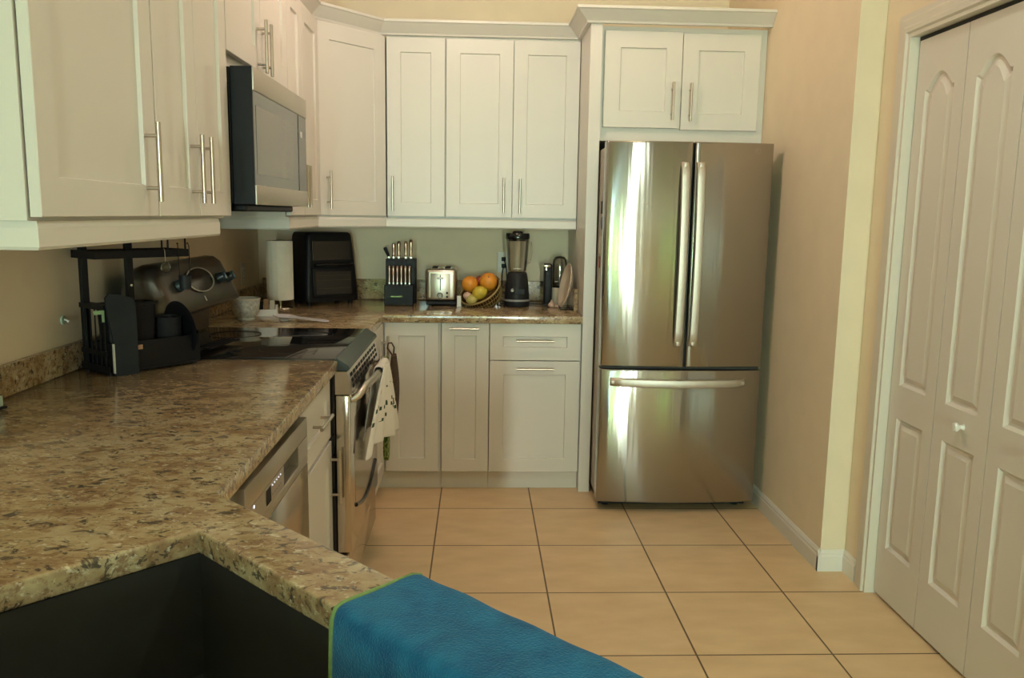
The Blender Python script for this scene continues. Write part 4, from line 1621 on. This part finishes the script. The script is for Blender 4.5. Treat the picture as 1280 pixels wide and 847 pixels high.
o = MB().box(-0.011, 0.011, -0.002, 0.002, 0, 0.060, 0.0015).box(-0.013, 0.013, -0.010, 0.010, 0, 0.004, 0.001).build('price_stand', 'white_plastic')
o.location = (0.078, 0.625, ZC)
tag(o, 'tiny white upright plastic stand between toaster and fruit basket', 'stand')

# --- countertop blender
bl = thing('blender', 'black countertop blender with a clear jar and dark lid', 'blender', (0.397, 0.680, ZC))
mb = MB()
mb.lathe([(0, 0.0), (0.068, 0.0), (0.071, 0.005), (0.071, 0.028), (0.0705, 0.032)], seg=40)
mb.lathe([(0.0695, 0.043), (0.068, 0.070), (0.064, 0.120), (0.058, 0.165), (0.054, 0.182), (0.050, 0.190), (0, 0.190)], seg=40)
mb.lathe([(0.0690, 0.032), (0.0690, 0.043)], seg=40)
mb.build('motor_base', 'charcoal', bl, smooth=40)
MB().lathe([(0.0693, 0.0325), (0.0718, 0.0325), (0.0714, 0.0425), (0.0693, 0.0425)], seg=40, closed=True).build('trim_band', 'grey_strip', bl, smooth=50)
MB(xf=T(-0.028, -0.066, 0.095) @ RX(PI / 2 - 0.12)).lathe([(0, 0), (0.010, 0), (0.009, 0.008), (0, 0.009)], seg=18).box(-0.002, 0.002, -0.008, 0.008, 0.008, 0.012).build('switch', 'dark_steel', bl, smooth=40)
MB(xf=T(0.010, -0.0668, 0.088) @ RX(-0.09)).box(-0.026, 0.030, -0.002, 0.002, -0.014, 0.014, 0.001).build('button_panel', 'black_satin', bl)
jr = MB()
jr.lathe([(0.045, 0.1905), (0.050, 0.196), (0.054, 0.230), (0.061, 0.330), (0.064, 0.372), (0.061, 0.372), (0.058, 0.330), (0.051, 0.232), (0.046, 0.200), (0.0, 0.197)], seg=40)
jr = jr.build('jar', 'clear_glass', bl, smooth=60)
MB().lathe([(0.062, 0.20), (0.0635, 0.21)], seg=4).build('blade', 'steel', jr) if False else None
bd = MB(xf=T(0, 0, 0.2))
bd.box(-0.022, 0.022, -0.004, 0.004, 0.008, 0.0095).box(-0.004, 0.004, -0.022, 0.022, 0.010, 0.0115)
bd.lathe([(0, 0), (0.007, 0), (0.006, 0.014), (0, 0.014)], seg=12)
bd.build('blade', 'steel', jr)
hb = MB()
hb.tube([(0.052, 0.030, 0.360), (0.075, 0.045, 0.350), (0.080, 0.048, 0.300), (0.070, 0.042, 0.245), (0.047, 0.028, 0.235)], 0.007, 10)
hb.build('jar_handle', 'clear_glass', jr, smooth=60)
MB().lathe([(0, 0.362), (0.0575, 0.362), (0.0595, 0.3722), (0.066, 0.3725), (0.067, 0.378), (0.066, 0.398), (0.062, 0.404), (0.030, 0.405), (0.028, 0.412), (0.018, 0.416), (0, 0.416)], seg=40).build('lid', 'black_gloss', bl, smooth=40)

# --- right end of the counter
co = thing('can_opener', 'tall narrow black electric can opener with chrome lever', 'can opener', (0.573, 0.700, ZC))
MB().box(-0.021, 0.021, 0.0, 0.095, 0.0, 0.235, 0.006, 3).build('body', 'black_satin', co, smooth=40)
MB().box(-0.030, 0.010, -0.016, 0.0, 0.218, 0.232, 0.003).lathe([(0, 0.200), (0.009, 0.200), (0.009, 0.2178), (0, 0.2178)], (-0.014, -0.009, 0), 14).build('lever', 'chrome', co, smooth=40)
MB().box(-0.026, 0.026, -0.012, 0.100, -0.0, 0.012, 0.003).build('foot', 'black_satin', co)

fc = thing('food_chopper', 'small food chopper with beige base and clear dome behind the plate', 'chopper', (0.645, 0.800, ZC))
MB().lathe([(0, 0), (0.046, 0), (0.048, 0.006), (0.046, 0.092), (0.044, 0.098), (0, 0.098)], seg=32).build('motor_base', 'cream_ceramic', fc, smooth=40)
MB().lathe([(0.0, 0.0985), (0.043, 0.0985), (0.044, 0.106), (0.0, 0.106)], seg=32).build('collar', 'black_satin', fc, smooth=40)
MB().lathe([(0.041, 0.1065), (0.043, 0.110), (0.043, 0.225), (0.039, 0.255), (0.026, 0.272), (0, 0.277), (0, 0.274), (0.025, 0.269), (0.037, 0.253), (0.041, 0.225), (0.041, 0.110)], seg=32).build('dome', 'smoke_plastic', fc, smooth=60)
MB().lathe([(0, 0.1065), (0.006, 0.1065), (0.005, 0.21), (0, 0.21)], seg=10).box(-0.026, 0.026, -0.004, 0.004, 0.130, 0.132).build('blade', 'steel', fc)

ps = thing('plate_stand', 'black wire plate stand at the right end of the counter', 'stand', (0.6635, 0.560, ZC))
pw = MB()
for y in (-0.035, 0.035):
    pw.tube([(-0.040, y, 0.018), (-0.036, y, 0.003), (0.030, y, 0.003), (0.0475, y, 0.070)], 0.0024, 8)
pw.tube([(0.026, -0.035, 0.003), (0.026, 0.035, 0.003)], 0.0024, 8).tube([(0.0475, -0.035, 0.070), (0.0475, 0.035, 0.070)], 0.0024, 8)
pw.build('wire', 'black_satin', ps, smooth=50)
pz = RZ(math.radians(6)) @ RY(math.radians(-90 + 11))
pt_ = thing('plate', 'cream round platter seen edge-on, leaning against the end panel', 'plate', (0.6685, 0.560, ZC + 0.1275))
m1 = MB(xf=pz)
m1.lathe([(0, -0.006), (0.070, -0.006), (0.078, -0.003), (0.117, 0.013), (0.121, 0.017), (0.118, 0.020), (0.078, 0.007), (0.070, 0.003), (0, 0.002)], seg=56)
m1.build('dish', 'cream_ceramic', pt_, smooth=50)

ga = thing('garlic', 'small pinkish garlic bulb lying in front of the can opener', 'garlic', (0.588, 0.640, ZC))
mb = MB()
mb.lathe([(0, 0.0), (0.012, 0.001), (0.020, 0.008), (0.019, 0.018), (0.010, 0.027), (0.005, 0.034), (0.004, 0.042), (0, 0.043)], seg=18)
mb.build('bulb', 'garlic_skin', ga, smooth=60)
cl = MB(xf=T(0.030, -0.005, 0.007) @ RZ(-0.5))
cl.lathe([(0, -0.007), (0.006, -0.006), (0.0085, 0.0), (0.005, 0.006), (0, 0.007)], seg=12, sx=2.2)
cl.build('clove', 'garlic_skin', ga, smooth=60)

# --- outlets, plugs and cords


def outlet(label, loc, rz):
    t = thing('outlet', label, 'outlet', loc, rz)
    MB().box(-0.036, 0.036, -0.005, -0.0003, -0.060, 0.060, 0.002).build('cover_plate', 'casing_paint', t)
    for z in (-0.020, 0.020):
        r_ = MB()
        r_.box(-0.016, 0.016, -0.0068, -0.0052, z - 0.014, z + 0.014, 0.002)
        r_ = r_.build('receptacle', 'white_plastic', t)
        MB().box(-0.007, -0.005, -0.0074, -0.0069, z - 0.004, z + 0.005).box(0.005, 0.007, -0.0074, -0.0069, z - 0.004, z + 0.005).build('slot', 'black_matte', r_)
    return t


outlet('cream double outlet on the back wall behind the blender', (0.330, YB, 1.150), 0)
outlet('cream outlet on the left wall between range and paper towels', (XL, 0.66, 1.087), Q90)


def cord(label, plug, pts, r=0.0030):
    t = thing('power_cord', label, 'cord', plug)
    p = Vector(plug)
    MB().box(-0.012, 0.012, -0.034, -0.0075, -0.012, 0.012, 0.004).build('plug', 'black_satin', t)
    c_ = MB()
    # smooth the path with Catmull-Rom
    P = [Vector(q_) - p for q_ in pts]
    out = []
    for i in range(len(P) - 1):
        a0, a1, a2, a3 = P[max(i - 1, 0)], P[i], P[i + 1], P[min(i + 2, len(P) - 1)]
        for k in range(8):
            s = k / 8
            out.append(0.5 * ((2 * a1) + (a2 - a0) * s + (2 * a0 - 5 * a1 + 4 * a2 - a3) * s * s + (3 * a1 - a0 - 3 * a2 + a3) * s ** 3))
    out.append(P[-1])
    c_.tube(out, r, 8)
    c_.build('cable', 'black_satin', t, smooth=60)


zc = ZC + 0.0042
cord('black cord from the upper socket running to the can opener', (0.330, YB, 1.170), [(0.330, 0.966, 1.168), (0.345, 0.940, 1.120), (0.352, 0.930, 1.000), (0.37, 0.90, zc), (0.44, 0.84, zc), (0.50, 0.78, zc), (0.545, 0.75, zc)])
cord('black cord from the lower socket running behind the blender', (0.330, YB, 1.130), [(0.330, 0.966, 1.128), (0.322, 0.950, 1.080), (0.318, 0.940, 1.000), (0.300, 0.90, zc), (0.295, 0.83, zc), (0.34, 0.77, zc), (0.36, 0.755, zc)])
hk = thing('wall_hook', 'small round white hook on the left wall above the backsplash', 'hook', (XL, -1.303, 1.086), Q90)
MB(xf=RX(PI / 2)).lathe([(0, 0.0004), (0.015, 0.0004), (0.014, 0.005), (0, 0.006)], seg=24).build('disc', 'pale_green', hk, smooth=40)
MB().tube([(0, -0.006, 0.002), (0, -0.014, 0.0), (0, -0.017, -0.006), (0, -0.020, 0.0)], 0.003, 8).build('peg', 'white_plastic', hk, smooth=50)
sp = thing('sponge', 'pale green sponge on a dark dish at the back of the left counter', 'sponge', (-1.040, -1.835, ZC), math.radians(80))
MB().box(-0.050, 0.050, -0.024, 0.024, 0.0, 0.006, 0.002).build('dish', 'black_satin', sp)
MB().box(-0.042, 0.042, -0.020, 0.020, 0.0065, 0.034, 0.004).build('pad', 'pale_green', sp, smooth=40)

# --- cloths on the range and on the corner cabinet door
dt = thing('dish_towel', 'white tea towel with green lettering print hanging over the oven door handle', 'towel', (-0.203, -0.56, 0.812))


def hang(y0a, y1a, y0b, y1b, xa, xb, za, zb_, nfold, amp, back=False, n=24, mm=22, xb0=None):
    rows_ = []
    for i in range(mm + 1):
        t = i / mm
        row = []
        for j in range(n + 1):
            s = j / n
            y = (y0a + (y1a - y0a) * s) * (1 - t) + (y0b + (y1b - y0b) * s) * t
            f_ = amp * math.sin(s * PI * nfold) * (0.35 + 0.65 * t)
            xe = xb if xb0 is None else xb0 + (xb - xb0) * s ** 1.3
            x = xa + (xe - xa) * t ** 0.8 + (f_ if not back else -0.3 * abs(f_))
            zz = za + (zb_ - za) * t + 0.018 * math.sin(s * 5.0) * t
            row.append((x, y, zz))
        rows_.append(row)
    return rows_


hy = lambda y: -0.203 - 0.0
F = hang(-0.690, -0.490, -0.960, -0.430, -0.186, -0.148, 0.822, 0.530, 6.0, 0.018, xb0=-0.226)
Bk = hang(-0.690, -0.490, -0.860, -0.500, -0.222, -0.243, 0.822, 0.575, 5.0, 0.022, back=True)
top = []
for k in range(1, 6):
    a_ = PI * k / 6
    top.append([((-0.204) + 0.018 * math.cos(PI - a_), F[0][j][1], 0.822 + 0.011 * math.sin(a_)) for j in range(25)])
rows = [r for r in F[::-1]]
rows += top[::-1]
rows += Bk
mt_ = MB(xf=T(0.203, 0.56, -0.812))
mt_.grid(rows, uv=True)
mt_.build('cloth', 'printed_cloth', dt, smooth=80, mods=(('SOLIDIFY', dict(thickness=0.003, offset=0)), ('SUBSURF', dict(levels=1, render_levels=1))))

po = thing('pot_holder', 'green leaf-patterned pot holder hanging under the tea towel', 'pot holder', (-0.205, -0.44, 0.70))
mb = MB(xf=T(0, 0, -0.70))
pts = []
for k in range(25):
    a_ = PI + PI * k / 24
    pts.append((0.050 * math.cos(a_), 0.445 + 0.065 * math.sin(a_)))
pts += [(0.046, 0.55), (0.030, 0.60), (-0.030, 0.60), (-0.046, 0.55)]
mb.extrude_profile(pts, (-0.008, 0, 0), (0.010, 0, 0), (0, 1, 0), (0, 0, 1))
bmesh.ops.bevel(mb.bm, geom=[e for e in mb.bm.edges if abs(e.verts[0].co.x - e.verts[1].co.x) < 1e-6], offset=0.005, segments=2, affect='EDGES')
mb.build('pad', 'leaf_cloth', po, smooth=50)
MB(xf=T(0, 0, -0.70)).tube([(0.002, -0.010, 0.598), (0.010, -0.010, 0.70), (0.012, -0.008, 0.80), (0.008, 0, 0.829), (-0.006, 0.0, 0.829), (-0.012, 0.008, 0.80), (-0.006, 0.010, 0.70), (0.000, 0.010, 0.598)], 0.003, 8).build('loop', 'leaf_cloth', po, smooth=60)

om = thing('oven_mitt', 'dark brown oven mitt hanging from the corner cabinet door handle', 'mitt', (-0.232, 0.150, 0.59))
mb = MB()
rows = []
for i in range(15):
    t = i / 14
    z = 0.150 - 0.340 * t
    wy = (0.050 + 0.028 * math.sin(PI * min(1, t * 1.1)) ) * (1 if t < 0.9 else max(0.25, math.sqrt(1 - ((t - 0.9) / 0.105) ** 2)))
    wx = (0.012 + 0.014 * math.sin(PI * t)) * (1 if t < 0.93 else 0.6)
    rows.append([mb.v((0.004 + wx * math.cos(a_), -0.03 + wy * math.sin(a_), z)) for a_ in [2 * PI * k / 20 for k in range(20)]])
for a, c in zip(rows, rows[1:]):
    for k in range(20):
        mb.f((a[k], a[(k + 1) % 20], c[(k + 1) % 20], c[k]))
mb.f(rows[0])
mb.f(rows[-1])
tb = [(0.004, -0.085, 0.02), (0.005, -0.110, -0.02), (0.006, -0.122, -0.075), (0.006, -0.118, -0.110)]
mb.tube(tb, [0.018, 0.017, 0.015, 0.009], 12, flat=1.4)
mb.build('mitt', 'mitt_cloth', om, smooth=60)
MB().tube([(0.002, -0.03, 0.150), (0.004, -0.015, 0.185), (-0.010, 0.005, 0.205), (-0.026, 0.004, 0.203), (-0.030, -0.005, 0.18), (-0.004, -0.03, 0.151)], 0.004, 8).build('loop', 'mitt_cloth', om, smooth=60)

# --- black dish rack on the left counter
RA = math.atan2(0.789, 0.617)
RO = Vector((-0.925, -1.375, ZC))
Rm = T(*RO) @ RZ(RA)


def rw_(x, y, z):
    return Rm @ Vector((x, y, z))


rk = thing('dish_rack', 'two-tier black dish rack on the counter under the near cabinets', 'dish rack', RO, RA)
bn = MB()
bn.box(0.0, 0.300, 0.0, 0.003, 0.012, 0.098).box(0.0, 0.300, 0.107, 0.110, 0.012, 0.098).box(0.0, 0.003, 0.0031, 0.1069, 0.012, 0.098).box(0.297, 0.300, 0.0031, 0.1069, 0.012, 0.110).box(0.0031, 0.2969, 0.0031, 0.1069, 0.012, 0.015)
bn.build('utensil_bin', 'rack_steel', rk)
MB().box(0.076, 0.100, -0.0008, -0.0001, 0.072, 0.086).build('label', 'label_tan', rk)
ty = MB()
ty.box(-0.012, 0.300, -0.004, 0.160, 0.006, 0.0112, 0.002).box(-0.012, -0.008, -0.004, 0.160, 0.0113, 0.03).box(-0.0079, 0.300, 0.156, 0.160, 0.0113, 0.03)
ty.build('drip_tray', 'rack_steel', rk)
for x, y in ((0.0, 0.01), (0.285, 0.01), (0.0, 0.145), (0.285, 0.145)):
    MB().lathe([(0, 0), (0.007, 0), (0.007, 0.0058), (0, 0.0058)], (x, y, 0), 12).build('foot', 'black_satin', rk)
for x, y, z0 in ((0.0, 0.130, 0.0115), (0.136, 0.112, 0.0115)):
    pm = MB()
    pm.box(x - 0.011, x + 0.011, y, y + 0.018, z0, 0.435, 0.002)
    pm = pm.build('post', 'rack_steel', rk)
    MB(xf=T(x, y - 0.0002, 0.367) @ RX(PI / 2)).lathe([(0, 0), (0.006, 0), (0.005, 0.003), (0, 0.004)], seg=12).build('bolt', 'chrome', pm, smooth=40)
MB(xf=T(0.136, 0.1118, 0.262) @ RX(PI / 2)).lathe([(0, 0), (0.005, 0), (0.004, 0.003), (0, 0.004)], seg=12).build('bolt', 'chrome', rk, smooth=40)
for z in (0.352, 0.412):
    sf = MB()
    h2 = 0.024
    sf.box(-0.012, 0.302, 0.045, 0.048, z, z + h2).box(-0.012, 0.302, 0.182, 0.185, z, z + h2).box(-0.012, -0.009, 0.0481, 0.1819, z, z + h2).box(0.299, 0.302, 0.0481, 0.1819, z, z + h2)
    for k in range(9):
        sf.tube([(0.02 + k * 0.031, 0.048, z + 0.004), (0.02 + k * 0.031, 0.182, z + 0.004)], 0.0018, 6)
    sf.build('shelf', 'rack_steel', rk)
for k, (x, y) in enumerate(((0.230, 0.047), (0.292, 0.047), (0.292, 0.183))):
    MB().tube([(x, y, 0.376), (x, y, 0.412)], 0.003, 8).build('spacer', 'rack_steel', rk)
# lower plate frame behind the bin
pf_ = MB()
pf_.box(-0.012, 0.016, 0.010, 0.155, 0.200, 0.216).box(-0.012, -0.004, 0.010, 0.155, 0.060, 0.076)
for k in range(6):
    pf_.tube([(-0.010, 0.015 + k * 0.026, 0.0115), (-0.010, 0.015 + k * 0.026, 0.205)], 0.0022, 6)
pf_.build('side_rail', 'rack_steel', rk)

bo = thing('cutting_board', 'dark slate grey board standing at the front left of the dish rack', 'board', rw_(0.028, -0.011, 0.0), RA)
mb = MB()
bp_ = [(-0.024, 0.0), (0.048, 0.0), (0.047, 0.215), (0.040, 0.235), (0.0, 0.248), (-0.034, 0.252), (-0.046, 0.240), (-0.040, 0.18), (-0.026, 0.10)]
mb.extrude_profile(bp_, (0, -0.005, 0), (0, 0.004, 0), (1, 0, 0), (0, 0, 1))
mb.build('panel', 'slate_board', bo)
MB().box(-0.029, -0.0265, -0.006, 0.004, 0.010, 0.100).build('edge_strip', 'card', bo)

tb_ = thing('tub', 'black plastic tub standing in the dish rack behind the slate board', 'tub', rw_(0.0, 0.020, 0.0155), RA)
mb = MB()
q0 = [(0.004, 0.004), (0.172, 0.004), (0.172, 0.082), (0.004, 0.082)]
def rr_(ins, z):
    x0, x1, yy0, yy1, rc = 0.002 + ins, 0.176 - ins, 0.0 + ins, 0.084 - ins, 0.018
    out = []
    for cx, cy, a0 in ((x1 - rc, yy0 + rc, -PI / 2), (x1 - rc, yy1 - rc, 0), (x0 + rc, yy1 - rc, PI / 2), (x0 + rc, yy0 + rc, PI)):
        for k in range(7):
            a_ = a0 + PI / 2 * k / 6
            out.append(mb.v((cx + rc * math.cos(a_), cy + rc * math.sin(a_), z)))
    return out
lv = [rr_(0.014, 0.0), rr_(0.004, 0.190), rr_(-0.002, 0.192), rr_(-0.002, 0.200), rr_(0.006, 0.200), rr_(0.008, 0.190), rr_(0.017, 0.006)]
for a, c in zip(lv, lv[1:]):
    for k in range(len(a)):
        j = (k + 1) % len(a)
        mb.f((a[k], a[j], c[j], c[k]))
mb.f(lv[0][::-1])
mb.f(lv[-1])
mb.build('wall', 'black_satin', tb_, smooth=50)
pt2 = thing('pot', 'dark grey beaker standing in the dish rack beside the black tub', 'pot', rw_(0.226, 0.060, 0.0155), RA)
MB().lathe([(0, 0), (0.036, 0.0), (0.038, 0.004), (0.042, 0.140), (0.044, 0.143), (0.041, 0.144), (0.036, 0.010), (0, 0.006)], seg=36).build('pot_wall', 'charcoal', pt2, smooth=40)
ld = thing('pan_lid', 'black pan lid leaning upright at the right of the dish rack', 'lid', rw_(0.270, 0.060, 0.0155), RA)
MB(xf=T(0, 0, 0.098) @ RY(PI / 2 - 0.10)).lathe([(0, 0.010), (0.05, 0.007), (0.090, 0.0), (0.093, -0.002), (0.090, -0.004), (0.05, 0.003), (0, 0.006)], seg=48).build('disc', 'black_satin', ld, smooth=50)
sg = thing('slotted_spatula', 'black slotted spatula reaching from the dish rack over the cooktop', 'spatula', rw_(0.305, 0.05, 0.030), RA)
mb = MB(xf=RZ(math.radians(18)) @ RY(math.radians(-4)))
for k in range(4):
    mb.box(0.06, 0.200, -0.032 + k * 0.018, -0.022 + k * 0.018, 0.0, 0.004)
mb.box(0.050, 0.0599, -0.034, 0.034, 0.0, 0.004).box(0.2001, 0.212, -0.034, 0.034, 0.0, 0.004)
mb.build('blade', 'black_satin', sg)
MB(xf=RZ(math.radians(18)) @ RY(math.radians(-4))).box(-0.004, 0.0498, -0.008, 0.008, -0.001, 0.007, 0.002).build('handle', 'black_satin', sg)
gc = thing('green_clip', 'bent light green clip on the left side of the dish rack', 'clip', rw_(-0.030, 0.010, 0.190), RA)
MB().box(-0.012, 0.020, 0.0, 0.002, 0.0, 0.012).box(0.012, 0.0195, -0.0001, 0.0019, -0.024, 0.0).build('strip', 'label_green', gc)
wc_ = thing('hanging_cup', 'small dark wire cup hanging from the upper rack shelf', 'cup', rw_(0.282, 0.040, 0.245), RA)
MB().lathe([(0, 0.0), (0.018, 0.0), (0.020, 0.045), (0.0185, 0.045), (0.0165, 0.002), (0, 0.002)], seg=24).build('cup', 'charcoal', wc_, smooth=40)
MB().tube([(-0.019, 0, 0.043), (-0.020, 0.002, 0.140), (-0.018, 0.0055, 0.152), (-0.018, 0.011, 0.148)], 0.0014, 6).tube([(0.019, 0, 0.043), (0.020, 0.002, 0.140), (0.018, 0.0055, 0.152), (0.018, 0.011, 0.148)], 0.0014, 6).build('hanger', 'rack_steel', wc_)
gl_ = thing('glass_dropper', 'small clear glass piece hanging from the rack shelf left of the cup', 'ornament', rw_(0.215, 0.040, 0.300), RA)
MB().lathe([(0, 0.0), (0.010, 0.004), (0.016, 0.016), (0.013, 0.030), (0.006, 0.038), (0, 0.039)], seg=20).build('bulb', 'smoke_plastic', gl_, smooth=60)
MB().tube([(0, 0, 0.038), (0, 0.002, 0.075), (0, 0.0055, 0.079), (0, 0.010, 0.075)], 0.0012, 6).build('wire', 'nickel', gl_)

# --- garden outside and blinds at the far windows
struct('ground', MB().box(-6, 6, -20, -11.62, -0.2, -0.1), 'grass')
hg = MB()
hd_ = []
for i in range(40):
    hd_.append([(-5 + 10 * i / 39, -15.0 + 0.25 * math.sin(i * 1.7 + j * 2.3) + 0.15 * math.sin(i * 3.1 + j), -0.1 + 3.6 * j / 14 + 0.1 * math.sin(i * 2.2)) for j in range(15)])
hg.grid(hd_)
tag(hg.build('hedge', 'hedge_leaves', None, smooth=80, mods=(('SOLIDIFY', dict(thickness=0.6)),)), 'tall green hedge outside the far glass door', 'hedge', kind='structure')
vb = thing('vertical_blind', 'white vertical blind hanging at the far window', 'blind', (3.0, -11.42, 2.2))
MB().box(-0.55, 0.55, -0.03, 0.03, 0.0, 0.05).build('head_rail', 'trim_paint', vb)
for k in range(12):
    o = MB(xf=T(-0.5 + k * 0.09, 0, -2.15) @ RZ(0.6)).box(-0.042, 0.042, -0.001, 0.001, 0, 2.148).build('slat', 'blind_fabric', vb)
